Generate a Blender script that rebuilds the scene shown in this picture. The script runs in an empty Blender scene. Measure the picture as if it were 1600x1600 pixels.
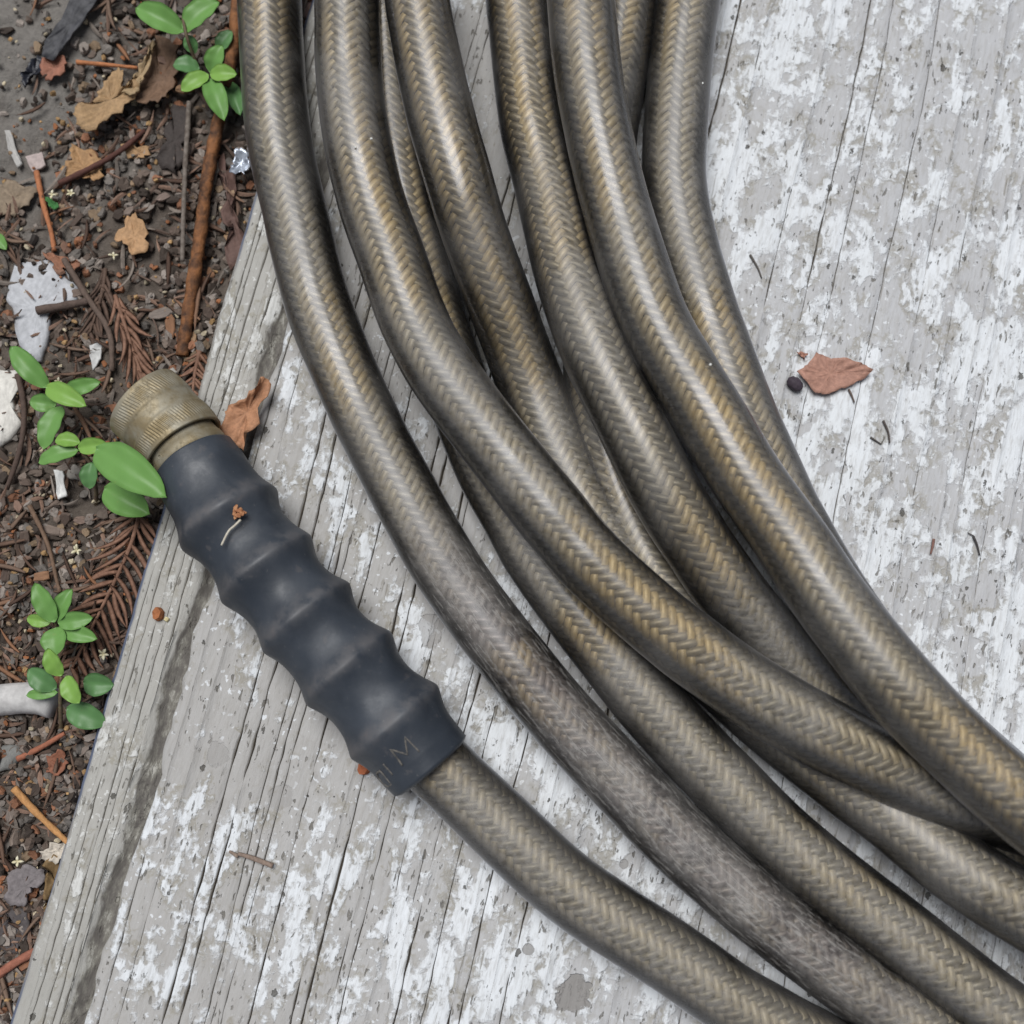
import bpy, math, random
import numpy as np
from mathutils import Vector, Matrix
random.seed(7); rng = np.random.default_rng(11)
MM = 0.001
# ------------------------------------------------------------------ camera, sky, sun, exposure
scene = bpy.context.scene
D_CAM, TILT, F_PX = 352.0, math.radians(9.0), 1760.0
cam_data = bpy.data.cameras.new('camera'); cam = bpy.data.objects.new('camera', cam_data)
scene.collection.objects.link(cam); scene.camera = cam
cam.location = (0, -D_CAM*math.sin(TILT)*MM, D_CAM*math.cos(TILT)*MM)
cam.rotation_euler = (TILT, 0, 0)
cam_data.sensor_width = 36.0; cam_data.lens = 36.0*F_PX/1600.0
cam_data.clip_start = 0.01; cam_data.clip_end = 200.0
cam_data.dof.use_dof = True; cam_data.dof.focus_distance = 0.343; cam_data.dof.aperture_fstop = 9.0

SUN_EL, SUN_AZ = math.radians(70), math.radians(118)      # azimuth measured counter-clockwise from +x
world = bpy.data.worlds.new('World'); scene.world = world; world.use_nodes = True
wn = world.node_tree.nodes; wl = world.node_tree.links
sky = wn.new('ShaderNodeTexSky'); sky.sky_type = 'NISHITA'; sky.sun_disc = False
sky.sun_elevation = SUN_EL; sky.sun_rotation = math.pi/2 - SUN_AZ
sky.air_density = 0.4; sky.dust_density = 0.4; sky.ozone_density = 1.0
hsv = wn.new('ShaderNodeHueSaturation'); hsv.inputs['Saturation'].default_value = 0.3
wl.new(sky.outputs['Color'], hsv.inputs['Color'])
wl.new(hsv.outputs['Color'], wn['Background'].inputs['Color'])
wn['Background'].inputs['Strength'].default_value = 0.052
sun_data = bpy.data.lights.new('sun', 'SUN'); sun = bpy.data.objects.new('sun', sun_data)
scene.collection.objects.link(sun)
sun_data.energy = 1.5; sun_data.angle = math.radians(34); sun_data.color = (1.0, 0.99, 0.98)
sd = Vector((math.cos(SUN_EL)*math.cos(SUN_AZ), math.cos(SUN_EL)*math.sin(SUN_AZ), math.sin(SUN_EL)))
sun.rotation_euler = sd.to_track_quat('Z', 'Y').to_euler(); sun.location = sd*2
vs = scene.view_settings
vs.view_transform = 'Standard'; vs.look = 'None'; vs.gamma = 1.0; vs.use_curve_mapping = False
vs.exposure = 1.06
cy = scene.cycles
cy.use_denoising = True; cy.transparent_max_bounces = 24; cy.max_bounces = 6; cy.diffuse_bounces = 3; cy.glossy_bounces = 3
cy.sample_clamp_indirect = 4.0

# ------------------------------------------------------------------ helpers
_c, _s = math.cos(TILT), math.sin(TILT)
CAM = np.array([0, -D_CAM*_s, D_CAM*_c])
def P(px, py, z=0.0):
    """photo pixel (1600 frame) -> millimetres on the plane at height z (mm)"""
    x, y, w = (px-800)/F_PX, -(py-800)/F_PX, -1.0
    d = np.array([x, y*_c - w*_s, y*_s + w*_c])
    return CAM + d*((z-CAM[2])/d[2])
_T1, _T2 = {}, {}
def smooth_noise1(n_seed, t):
    if n_seed not in _T1: _T1[n_seed] = np.random.default_rng(n_seed).uniform(-1, 1, 4096)
    tab = _T1[n_seed]
    i = np.floor(t).astype(int); f = t-i; f = f*f*(3-2*f)
    return tab[i % 4096]*(1-f)+tab[(i+1) % 4096]*f
def noise2(seed, x, y):
    if seed not in _T2: _T2[seed] = np.random.default_rng(seed).uniform(-1, 1, (256, 256))
    tab = _T2[seed]
    i = np.floor(x).astype(int); j = np.floor(y).astype(int); f = x-i; g = y-j
    f = f*f*(3-2*f); g = g*g*(3-2*g); i0, i1, j0, j1 = i % 256, (i+1) % 256, j % 256, (j+1) % 256
    return (tab[i0, j0]*(1-f)+tab[i1, j0]*f)*(1-g)+(tab[i0, j1]*(1-f)+tab[i1, j1]*f)*g
def mesh_np(name, V, Q=None, T=None, smooth=True):
    """V in millimetres; Q quads, T triangles"""
    me = bpy.data.meshes.new(name); V = np.asarray(V, dtype=np.float32)*MM
    loops = []; starts = []; tot = 0
    for F, k in ((Q, 4), (T, 3)):
        if F is not None and len(F):
            F = np.asarray(F, dtype=np.int32); loops.append(F.ravel()); starts.append(np.arange(len(F))*k+tot); tot += F.size
    L = np.concatenate(loops); S = np.concatenate(starts)
    me.vertices.add(len(V)); me.vertices.foreach_set('co', V.ravel())
    me.loops.add(len(L)); me.loops.foreach_set('vertex_index', L)
    me.polygons.add(len(S)); me.polygons.foreach_set('loop_start', S.astype(np.int32))
    me.update(calc_edges=True); me.validate()
    me.polygons.foreach_set('use_smooth', np.full(len(me.polygons), smooth))
    return me
def attr_f(me, name, a):
    at = me.attributes.new(name, 'FLOAT', 'POINT'); at.data.foreach_set('value', np.asarray(a, dtype=np.float32).ravel())
def attr_v(me, name, a):
    at = me.attributes.new(name, 'FLOAT_VECTOR', 'POINT'); at.data.foreach_set('vector', np.asarray(a, dtype=np.float32).ravel())
def attr_c(me, name, a):
    a = np.asarray(a, dtype=np.float32); a = np.concatenate([a, np.ones((len(a), 1), np.float32)], 1)
    at = me.attributes.new(name, 'FLOAT_COLOR', 'POINT'); at.data.foreach_set('color', a.ravel())
def obj(name, me, m=None, parent=None, loc=None):
    o = bpy.data.objects.new(name, me); scene.collection.objects.link(o)
    if m is not None and me is not None and not me.materials: me.materials.append(m)
    if parent is not None: o.parent = parent
    if loc is not None: o.location = loc
    return o
def tag(o, label, cat, group=None, kind=None):
    if label: o['label'] = label
    if cat: o['category'] = cat
    if group: o['group'] = group
    if kind: o['kind'] = kind
    return o
def empty(name, base, label, cat, group=None):
    o = bpy.data.objects.new(name, None); scene.collection.objects.link(o)
    o.location = Vector(base)*MM; o.empty_display_size = 0.01
    return tag(o, label, cat, group)
def quads_grid(nr, nc, wrap=False):
    """faces for a (rows, cols) vertex grid"""
    r = np.arange(nr-1)[:, None]; c = np.arange(nc if wrap else nc-1)[None, :]
    a = r*nc+c; b = r*nc+(c+1) % nc; d = (r+1)*nc+c; e = (r+1)*nc+(c+1) % nc
    return np.stack([a, b, e, d], -1).reshape(-1, 4)
def spline(pts, step):
    """centripetal-ish Catmull-Rom through pts (n,3), resampled to even arc length"""
    p = np.asarray(pts, float); p = np.vstack([2*p[0]-p[1], p, 2*p[-1]-p[-2]]); out = []
    for i in range(1, len(p)-2):
        t = np.linspace(0, 1, 40, endpoint=False)[:, None]
        a, b, c, d = p[i-1], p[i], p[i+1], p[i+2]
        out.append(.5*((2*b)+(-a+c)*t+(2*a-5*b+4*c-d)*t**2+(-a+3*b-3*c+d)*t**3))
    out.append(p[-2][None]); q = np.vstack(out)
    for _ in range(3):                                     # iron out small tracing kinks
        k = 12; pad = np.vstack([2*q[0]-q[k:0:-1], q, 2*q[-1]-q[-2:-k-2:-1]])
        ker = np.hanning(2*k+3)[1:-1]; ker /= ker.sum()
        q = np.stack([np.convolve(pad[:, j], ker, 'valid') for j in range(3)], 1)
    s = np.concatenate([[0], np.cumsum(np.linalg.norm(np.diff(q, axis=0), axis=1))])
    n = max(2, int(s[-1]/step)); t = np.linspace(0, s[-1], n)
    return np.stack([np.interp(t, s, q[:, j]) for j in range(3)], 1), t
def frames(c):
    T = np.gradient(c, axis=0); T /= np.linalg.norm(T, axis=1)[:, None]
    up = np.array([0, 0, 1.0]); N = up-T*(T@up)[:, None]; N /= np.linalg.norm(N, axis=1)[:, None]
    return T, N, np.cross(T, N)
def tube(c, radius, nseg=16, cap=True):
    """tube mesh arrays along centre line c (n,3); radius scalar or (n,)"""
    T, N, B = frames(c); n = len(c); th = np.linspace(0, 2*math.pi, nseg, endpoint=False)
    r = np.broadcast_to(np.asarray(radius, float).reshape(-1, 1) if np.ndim(radius) else radius, (n, nseg)) if np.ndim(radius) < 2 else radius
    V = c[:, None]+r[..., None]*(np.cos(th)[None, :, None]*N[:, None]+np.sin(th)[None, :, None]*B[:, None])
    V = V.reshape(-1, 3); Q = quads_grid(n, nseg, True); Tr = []
    if cap:
        V = np.vstack([V, c[0], c[-1]]); a = n*nseg
        for k in range(nseg):
            Tr.append((a, (k+1) % nseg, k)); Tr.append((a+1, (n-1)*nseg+k, (n-1)*nseg+(k+1) % nseg))
    return V, Q, np.array(Tr) if Tr else None

# ------------------------------------------------------------------ materials
class M:
    def __init__(s, name):
        s.m = bpy.data.materials.new(name); s.m.use_nodes = True; s.n = s.m.node_tree.nodes; s.l = s.m.node_tree.links
        s.b = s.n['Principled BSDF']; s.out = s.n['Material Output']
    def N(s, t, **kw):
        x = s.n.new(t)
        for k, v in kw.items(): setattr(x, k, v)
        return x
    def put(s, sock, v):
        if hasattr(v, 'node'): s.l.new(v, sock)
        elif isinstance(v, tuple) and len(v) == 3 and sock.type == 'RGBA': sock.default_value = (*v, 1)
        else: sock.default_value = v
    def math(s, op, a, b=0.0, c=None, clamp=False):
        x = s.N('ShaderNodeMath', operation=op, use_clamp=clamp); s.put(x.inputs[0], a); s.put(x.inputs[1], b)
        if c is not None: s.put(x.inputs[2], c)
        return x.outputs[0]
    def coords(s, scale=(1, 1, 1), kind='Object', rot=(0, 0, 0)):
        tc = s.N('ShaderNodeTexCoord'); mp = s.N('ShaderNodeMapping'); mp.inputs['Scale'].default_value = scale; mp.inputs['Rotation'].default_value = rot
        s.l.new(tc.outputs[kind], mp.inputs['Vector']); return mp.outputs['Vector']
    def noise(s, vec, scale=1.0, detail=3.0, rough=.5, dist=0.0):
        x = s.N('ShaderNodeTexNoise'); s.put(x.inputs['Vector'], vec); x.inputs['Scale'].default_value = scale
        x.inputs['Detail'].default_value = detail; x.inputs['Roughness'].default_value = rough; x.inputs['Distortion'].default_value = dist
        return x.outputs['Fac']
    def ramp(s, fac, lo, hi, a=0.0, b=1.0):
        x = s.N('ShaderNodeMapRange'); x.interpolation_type = 'SMOOTHSTEP'; s.put(x.inputs['Value'], fac)
        s.put(x.inputs['From Min'], lo); s.put(x.inputs['From Max'], hi); s.put(x.inputs['To Min'], a); s.put(x.inputs['To Max'], b)
        return x.outputs[0]
    def mix(s, fac, a, b, blend='MIX'):
        x = s.N('ShaderNodeMix', data_type='RGBA', blend_type=blend); s.put(x.inputs[0], fac); s.put(x.inputs[6], a); s.put(x.inputs[7], b)
        return x.outputs[2]
    def attr(s, name, out='Fac'):
        x = s.N('ShaderNodeAttribute', attribute_name=name); return x.outputs[out]
    def bump(s, h, strength=.5, dist=.0005, normal=None):
        x = s.N('ShaderNodeBump'); s.put(x.inputs['Height'], h); x.inputs['Strength'].default_value = strength; x.inputs['Distance'].default_value = dist
        if normal is not None: s.l.new(normal, x.inputs['Normal'])
        return x.outputs[0]
    def cramp(s, fac, stops):
        x = s.N('ShaderNodeValToRGB'); s.put(x.inputs[0], fac); e = x.color_ramp.elements
        while len(e) < len(stops): e.new(.5)
        for el, (p, c) in zip(e, stops): el.position = p; el.color = (*c, 1)
        return x.outputs[0]
    def set(s, **kw):
        for k, v in kw.items(): s.put(s.b.inputs[k.replace('_', ' ')], v)
        return s
def K(v): return (1000/v,)*3        # texture scale: one noise cell per v millimetres

def mat_board(strip=False):
    m = M('edge_paint' if strip else 'board_paint')
    v = m.coords((1000, 1000/2.3, 1000)); vi = m.coords((1000, 1000, 1000)); vl = m.coords((1000, 1000/5.0, 1000))
    big = m.noise(vi, .013, 2); big2 = m.noise(vi, .03, 2, .5, .4)
    patch = m.noise(v, .105, 5, .60, .3); patch2 = m.noise(vi, .34, 4, .6, .5)
    sx = m.N('ShaderNodeSeparateXYZ'); m.l.new(vi, sx.inputs[0]); thr = m.math('ADD', m.ramp(big, .36, .60, .545, .465), m.ramp(sx.outputs[0], 20, 190, .026, -.05))
    p = m.math('MULTIPLY_ADD', patch2, .28, m.math('MULTIPLY', patch, .72))
    thr2 = m.math('ADD', thr, .075)
    white = m.ramp(p, thr, thr2, 0, .95)
    grain = m.noise(vl, .9, 4, .65); streak = m.noise(m.coords((1000, 1000/14., 1000)), .7, 3, .6)
    if strip:
        grey = m.mix(big2, (.33, .325, .30), (.46, .45, .42)); wcol = (.64, .645, .625)
    else:
        grey = m.mix(big2, m.mix(m.ramp(sx.outputs[0], 20, 190), (.36, .35, .335), (.42, .422, .43)), m.mix(m.ramp(sx.outputs[0], 20, 190), (.45, .445, .435), (.51, .52, .535))); wcol = m.mix(big2, (.66, .69, .715), (.77, .80, .83))
    col = m.mix(white, grey, wcol)
    dots = m.math('MULTIPLY', m.ramp(m.noise(vi, .42, 2, .5, .2), .63, .66), m.ramp(big2, .38, .55))
    col = m.mix(m.math('MULTIPLY', dots, .85), col, wcol)
    rim = m.math('MULTIPLY', m.math('SUBTRACT', m.ramp(p, m.math('SUBTRACT', thr, .035), thr), white), m.ramp(m.noise(vi, .09, 3, .6), .45, .62))
    col = m.mix(m.math('MULTIPLY', rim, .55, clamp=True), col, (.25, .225, .165))
    dash = m.math('MULTIPLY', m.ramp(m.noise(m.coords((1000, 1000/2.8, 1000)), .62, 3, .6, .3), .615, .675), m.ramp(m.noise(vi, .035, 3, .6), .36, .54))
    col = m.mix(m.math('MULTIPLY', dash, .8), col, (.10, .09, .072))
    col = m.mix(m.ramp(grain, .40, .74, 0, .42), col, (.30, .285, .26))
    # weathered bare patches following the grain
    bare = m.math('MULTIPLY', m.ramp(streak, .56, .70), m.ramp(m.noise(v, .22, 4, .6, .3), .54, .62))
    col = m.mix(m.math('MULTIPLY', bare, .75), col, (.20, .185, .155))
    # dark pits
    vo = m.N('ShaderNodeTexVoronoi'); m.l.new(m.coords((1000, 1000/1.5, 1000)), vo.inputs['Vector']); vo.inputs['Scale'].default_value = .21
    jit = m.noise(vi, 1.3, 2); vc = m.N('ShaderNodeSeparateColor'); m.l.new(vo.outputs['Color'], vc.inputs[0])
    rad = m.math('MULTIPLY', m.ramp(vc.outputs[0], .4, 1.0), .17)
    pit = m.ramp(m.math('SUBTRACT', m.math('MULTIPLY_ADD', jit, .30, vo.outputs['Distance']), rad), .12, .17, 1, 0)
    pit = m.math('MULTIPLY', pit, m.ramp(vc.outputs[1], .42, .5))
    col = m.mix(m.math('MULTIPLY', pit, .85), col, (.075, .07, .06))
    # fine crazing
    vz = m.N('ShaderNodeTexVoronoi', feature='DISTANCE_TO_EDGE'); m.l.new(m.coords((1000, 1000/3.4, 1000)), vz.inputs['Vector']); vz.inputs['Scale'].default_value = .13
    cz = m.math('MULTIPLY', m.ramp(m.math('MULTIPLY_ADD', jit, .05, vz.outputs['Distance']), .03, .05, 1, 0), m.ramp(m.noise(vi, .08, 2), .52, .6))
    col = m.mix(m.math('MULTIPLY', cz, .0), col, (.12, .11, .10))
    # old chips in the paint with an outline of their own: (photo spot, radius mm)
    spots = m.N('ShaderNodeValue'); spots.outputs[0].default_value = 0.0; acc = spots.outputs[0]
    if not strip:
        for (px, py, r, dark) in ((440, 1245, 4.0, .35), (893, 1553, 5.6, 1.0), (826, 1483, 1.6, .8), (672, 985, 5.0, .55), (975, 1350, 1.7, .7), (700, 1265, 2.2, .7), (340, 1180, 4.0, .35)):
            u, w = to_uv(P(px, py, 0))
            sub = m.N('ShaderNodeVectorMath', operation='DISTANCE'); m.l.new(vi, sub.inputs[0]); sub.inputs[1].default_value = (u, w, 0)
            d = m.math('MULTIPLY_ADD', m.noise(vi, .17, 4, .6), 7.0*r/4, sub.outputs['Value'])
            acc = m.math('MAXIMUM', acc, m.math('MULTIPLY', m.ramp(d, r+3.0*r/4, r+3.4*r/4, 1, 0), dark))
        col = m.mix(acc, col, m.mix(streak, (.21, .20, .19), (.30, .29, .28)))
    crk = m.attr('crk')
    col = m.mix(m.ramp(m.math('MULTIPLY_ADD', grain, .25, crk), .35, .9), col, m.mix(patch2, (.07, .06, .05), (.16, .14, .115)))
    if strip:
        g = m.attr('dirt'); lich = m.noise(v, .35, 6, .7, .1)
        dcol = m.cramp(lich, [(0, (.06, .055, .05)), (.45, (.13, .12, .108)), (.56, (.20, .19, .165)), (.66, (.42, .41, .37)), (1, (.55, .54, .50))])
        col = m.mix(m.ramp(m.math('MULTIPLY_ADD', m.noise(v, .3, 4, .6), .5, g), .62, .80), col, dcol)
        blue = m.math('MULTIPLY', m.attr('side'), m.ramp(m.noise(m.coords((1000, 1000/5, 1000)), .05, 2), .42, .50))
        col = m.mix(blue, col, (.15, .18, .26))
    h = m.math('ADD', m.math('MULTIPLY', white, .8), m.math('MULTIPLY_ADD', grain, .8, m.math('MULTIPLY', patch2, .4)))
    h = m.math('SUBTRACT', h, m.math('MULTIPLY', pit, 1.5)); h = m.math('SUBTRACT', h, m.math('MULTIPLY', dash, .8)); h = m.math('SUBTRACT', h, m.math('MULTIPLY', acc, 1.0))
    m.set(Base_Color=col, Roughness=m.ramp(patch, .3, .7, .55, .8), Normal=m.bump(h, .9, .0004)); m.b.inputs['Specular IOR Level'].default_value = .25
    return m.m

def mat_soil():
    m = M('soil'); v = m.coords((1000,)*3)
    a = m.noise(v, .05, 4, .6); b = m.noise(v, .5, 5, .65); c = m.noise(v, 1.6, 3, .6)
    grey = m.mix(b, (.11, .102, .094), (.28, .262, .238)); brown = m.mix(b, (.05, .041, .035), (.18, .15, .125))
    col = m.mix(m.attr('bare'), brown, grey)
    col = m.mix(m.ramp(c, .64, .72, 0, .7), col, (.28, .24, .19))
    m.set(Base_Color=col, Roughness=.95, Normal=m.bump(m.math('MULTIPLY_ADD', c, .4, b), .9, .0012)); m.b.inputs['Specular IOR Level'].default_value = .15
    return m.m

def mat_litter(name, stops=None, rough=.8, amount=.5, scale=1.2, stretch=(1, 1, 1), use_attr=False, spec=.25):
    m = M(name); v = m.coords((1000/stretch[0], 1000/stretch[1], 1000/stretch[2])); nz = m.noise(v, scale, 4, .65)
    if use_attr: base = m.attr('col', 'Color')
    else:
        oi = m.N('ShaderNodeObjectInfo'); base = m.cramp(oi.outputs['Random'], stops)
    col = m.mix(1.0, base, m.cramp(nz, [(0, (1-amount,)*3), (1, (1+amount,)*3)]), 'MULTIPLY')
    m.set(Base_Color=col, Roughness=rough, Normal=m.bump(nz, .6, .0005)); m.b.inputs['Specular IOR Level'].default_value = spec
    return m.m

def mat_plain(name, c0, c1, scale=.6, rough=.7, bump=.4, dist=.0004, metallic=0.0, spec=.3, stretch=(1, 1, 1), detail=4):
    m = M(name); nz = m.noise(m.coords((1000/stretch[0], 1000/stretch[1], 1000/stretch[2])), scale, detail, .62, .2)
    m.set(Base_Color=m.mix(m.ramp(nz, .3, .7), c0, c1), Roughness=rough, Metallic=metallic, Normal=m.bump(nz, bump, dist)); m.b.inputs['Specular IOR Level'].default_value = spec
    return m.m

def mat_leaf(name, c0, c1, trans=.25):
    m = M(name); oi = m.N('ShaderNodeObjectInfo'); uv = m.attr('uv', 'Vector'); sep = m.N('ShaderNodeSeparateXYZ'); m.l.new(uv, sep.inputs[0])
    base = m.mix(oi.outputs['Random'], c0, c1); nz = m.noise(m.coords((1000,)*3), .35, 4, .6)
    base = m.mix(m.ramp(nz, .35, .7, 0, .35), base, tuple(x*.7 for x in c0))
    base = m.mix(m.ramp(m.noise(m.coords((1000,)*3), .55, 3, .6), .66, .72, 0, .7), base, (.22, .16, .06))
    ax = m.math('ABSOLUTE', sep.outputs[1]); mid = m.ramp(ax, .02, .17, 1, 0)
    vein = m.N('ShaderNodeTexWave'); vein.bands_direction = 'X'; vein.inputs['Scale'].default_value = 2.3; vein.inputs['Distortion'].default_value = .6
    cb = m.N('ShaderNodeCombineXYZ'); m.put(cb.inputs[0], m.math('SUBTRACT', sep.outputs[0], m.math('MULTIPLY', ax, .35))); m.l.new(cb.outputs[0], vein.inputs['Vector'])
    vn = m.ramp(vein.outputs['Fac'], .80, 1.0)
    base = m.mix(m.math('MULTIPLY', m.math('MAXIMUM', mid, m.math('MULTIPLY', vn, .6)), .75), base, tuple(min(1, x*1.7+.03) for x in c1))
    m.set(Base_Color=base, Roughness=.42, Normal=m.bump(m.math('ADD', mid, m.math('MULTIPLY', vn, .5)), .35, .0003)); m.b.inputs['Specular IOR Level'].default_value = .4
    tr = m.N('ShaderNodeBsdfTranslucent'); m.l.new(base, tr.inputs[0]); mx = m.N('ShaderNodeMixShader'); mx.inputs[0].default_value = trans
    m.l.new(m.b.outputs[0], mx.inputs[1]); m.l.new(tr.outputs[0], mx.inputs[2]); m.l.new(mx.outputs[0], m.out.inputs[0])
    return m.m

def mat_yarn():
    m = M('braided_yarn'); f = m.attr('strand', 'Vector'); sep = m.N('ShaderNodeSeparateXYZ'); m.l.new(f, sep.inputs[0])   # x across, y along (mm), z family
    mp = m.N('ShaderNodeMapping'); m.l.new(f, mp.inputs[0]); mp.inputs['Scale'].default_value = (5, .35, 1); fil = m.noise(mp.outputs[0], 1.0, 2, .6)
    w = m.coords((1000,)*3, 'Object'); patch = m.noise(w, .03, 3, .55); fine = m.noise(w, .5, 3, .6)
    hue = m.noise(w, .018, 2, .5); st = m.attr('stain')
    tan = m.mix(fil, (.30, .225, .112), (.58, .46, .255)); olive = m.mix(fil, (.23, .20, .138), (.47, .415, .31))
    col = m.mix(m.ramp(hue, .40, .60), tan, olive)
    col = m.mix(m.math('MULTIPLY', sep.outputs[2], .70), col, m.mix(fil, (.075, .07, .056), (.19, .178, .145)))
    col = m.mix(m.ramp(m.noise(w, .33, 2, .5), .45, .65, 0, .45), col, (.17, .14, .095))
    col = m.mix(m.ramp(fine, .58, .70, 0, .45), col, (.075, .066, .054))
    col = m.mix(m.math('MULTIPLY', st, m.ramp(m.noise(w, .06, 3, .6), .3, .6, .35, .9)), col, m.mix(fil, (.13, .11, .112), (.29, .255, .255)))
    col = m.mix(m.math('MULTIPLY', st, m.ramp(m.noise(w, .11, 3, .6), .50, .62, 0, .85)), col, (.06, .048, .052))
    m.set(Base_Color=col, Roughness=.46, Metallic=m.math('MULTIPLY_ADD', sep.outputs[2], .2, .18), Anisotropic=.7, Normal=m.bump(fil, .3, .0002)); m.b.inputs['Specular IOR Level'].default_value = .4
    m.l.new(m.attr('fiber', 'Vector'), m.b.inputs['Tangent'])
    return m.m

def mat_sheath():
    m = M('clear_sheath'); tcs = m.attr('tub', 'Vector'); mp = m.N('ShaderNodeMapping'); m.l.new(tcs, mp.inputs[0]); mp.inputs['Scale'].default_value = (1.0, .14, 1.0)
    w = m.coords((1000,)*3); dirt = m.noise(w, .035, 3, .6); fine = m.noise(w, .8, 3, .65); scr = m.noise(mp.outputs[0], 1.1, 3, .7)
    fr = m.N('ShaderNodeFresnel'); fr.inputs['IOR'].default_value = 1.58
    gl = m.N('ShaderNodeBsdfGlossy'); gl.inputs['Color'].default_value = (.95, .96, 1, 1); m.put(gl.inputs['Roughness'], m.ramp(dirt, .35, .65, .22, .38))
    nb = m.bump(m.math('MULTIPLY_ADD', scr, .6, m.math('MULTIPLY', fine, .3)), .25, .0002); m.l.new(nb, gl.inputs['Normal']); m.l.new(nb, fr.inputs['Normal'])
    tr = m.N('ShaderNodeBsdfTransparent'); lw = m.N('ShaderNodeLayerWeight'); lw.inputs[0].default_value = .42; m.put(tr.inputs['Color'], m.mix(m.ramp(lw.outputs['Facing'], .12, .80), (.93, .92, .89), (.28, .265, .24)))   # dark shading of the hose edges, put into the transparent colour by view angle
    m1 = m.N('ShaderNodeMixShader'); m.put(m1.inputs[0], m.math('MULTIPLY', fr.outputs[0], 1.0)); m.l.new(tr.outputs[0], m1.inputs[1]); m.l.new(gl.outputs[0], m1.inputs[2])
    df = m.N('ShaderNodeBsdfDiffuse'); df.inputs['Color'].default_value = (.36, .345, .325, 1)
    st = m.attr('stain'); hz = m.math('ADD', m.ramp(dirt, .42, .68, .03, .15), m.ramp(scr, .66, .80, 0, .25)); hz = m.math('MULTIPLY_ADD', m.ramp(fine, .5, .8), .09, hz)
    ge = m.N('ShaderNodeNewGeometry'); gs = m.N('ShaderNodeSeparateXYZ'); m.l.new(ge.outputs['Normal'], gs.inputs[0])
    hz = m.math('ADD', hz, m.math('MULTIPLY', m.ramp(gs.outputs[2], .62, 1.0, 0, .27), m.math('MULTIPLY', m.ramp(m.noise(w, .022, 3, .6), .36, .60, .25, 1), m.ramp(m.noise(w, .45, 4, .7), .36, .62, .25, 1.2))))
    hz = m.math('ADD', hz, m.math('MULTIPLY', st, m.math('MULTIPLY_ADD', m.ramp(scr, .52, .60), .30, m.ramp(m.noise(w, .09, 3, .6), .45, .65, 0, .07))))
    m2 = m.N('ShaderNodeMixShader'); m.put(m2.inputs[0], hz); m.l.new(m1.outputs[0], m2.inputs[1]); m.l.new(df.outputs[0], m2.inputs[2])
    m.l.new(m2.outputs[0], m.out.inputs[0]); m.n.remove(m.b)
    return m.m

def mat_rubber():
    m = M('black_rubber'); v = m.coords((1000,)*3); big = m.noise(v, .05, 4, .6, .3); fine = m.noise(v, .9, 4, .65); mid = m.noise(v, .2, 4, .6)
    col = m.mix(m.ramp(big, .35, .7), (.024, .031, .042), (.043, .052, .066))
    dust = m.math('MULTIPLY', m.attr('crest'), m.ramp(mid, .3, .62)); col = m.mix(m.math('MULTIPLY', dust, .5), col, (.125, .118, .118))
    col = m.mix(m.ramp(mid, .60, .72, 0, .35), col, (.11, .10, .10)); col = m.mix(m.ramp(fine, .66, .74, 0, .5), col, (.17, .165, .16))
    m.set(Base_Color=col, Roughness=m.ramp(mid, .3, .7, .44, .60), Normal=m.bump(m.math('MULTIPLY_ADD', fine, .5, mid), .25, .0003)); m.b.inputs['Specular IOR Level'].default_value = .55
    return m.m

def mat_brass():
    m = M('tarnished_brass'); v = m.coords((1000,)*3); a = m.noise(v, .12, 4, .6, .4); b = m.noise(v, .7, 4, .65)
    col = m.mix(m.ramp(a, .35, .68), (.28, .225, .132), (.31, .285, .22)); col = m.mix(m.ramp(b, .55, .75, 0, .45), col, (.12, .105, .07))
    m.set(Base_Color=col, Metallic=m.ramp(a, .35, .7, .7, .35), Roughness=m.ramp(b, .3, .7, .54, .75), Normal=m.bump(b, .3, .0002))
    return m.m

# ------------------------------------------------------------------ board frame (u across the grain, v along it)
_o = P(240, 1212); _v = P(375, 425)-P(30, 1600); _v /= np.linalg.norm(_v); _u = np.array([_v[1], -_v[0], 0])
BOARD_ROT = math.atan2(_u[1], _u[0])
def to_uv(p): d = np.asarray(p)-_o; return float(d@_u), float(d@_v)

YARN, SHEATH, RUBBER, BRASS = mat_yarn(), mat_sheath(), mat_rubber(), mat_brass()
CORE = mat_plain('inner_tube', (.012, .012, .011), (.03, .027, .022), rough=.6)

# ------------------------------------------------------------------ ground
def ground_z(x, y):
    h = -9.0+2.0*noise2(1, x/42, y/42)+1.3*noise2(2, x/14, y/14)+.9*noise2(3, x/5.3, y/5.3)+.55*noise2(4, x/2.1, y/2.1)
    return h
def axis(lo, hi, step, far):
    a = np.arange(lo, hi, step); t = np.geomspace(1, far, 26)
    return np.concatenate([lo-t[::-1]*step*1.5, a, hi+t*step*1.5])
gx = axis(-215, -40, 1.0, 60000); gy = axis(-215, 225, 1.0, 60000)
GX, GY = np.meshgrid(gx, gy, indexing='ij'); GZ = ground_z(GX, GY)
inb = (GX-_o[0])*_u[0]+(GY-_o[1])*_u[1]; GZ = np.where(inb > -17, GZ-9, GZ)          # the soil is cut away under the board
far = np.clip((np.hypot(GX, GY)-330)/300, 0, 1); GZ = GZ*(1-far)-22*far
gme = mesh_np('ground', np.stack([GX, GY, GZ], -1).reshape(-1, 3), quads_grid(len(gx), len(gy))[:, ::-1])
bc = P(60, 120, -9); bare = np.clip(1.5-np.hypot((GX-bc[0])/34, (GY-bc[1])/46)+.45*noise2(5, GX/11, GY/11), 0, 1)
attr_f(gme, 'bare', bare)
g = obj('ground', gme, mat_soil()); g['kind'] = 'structure'

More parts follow.
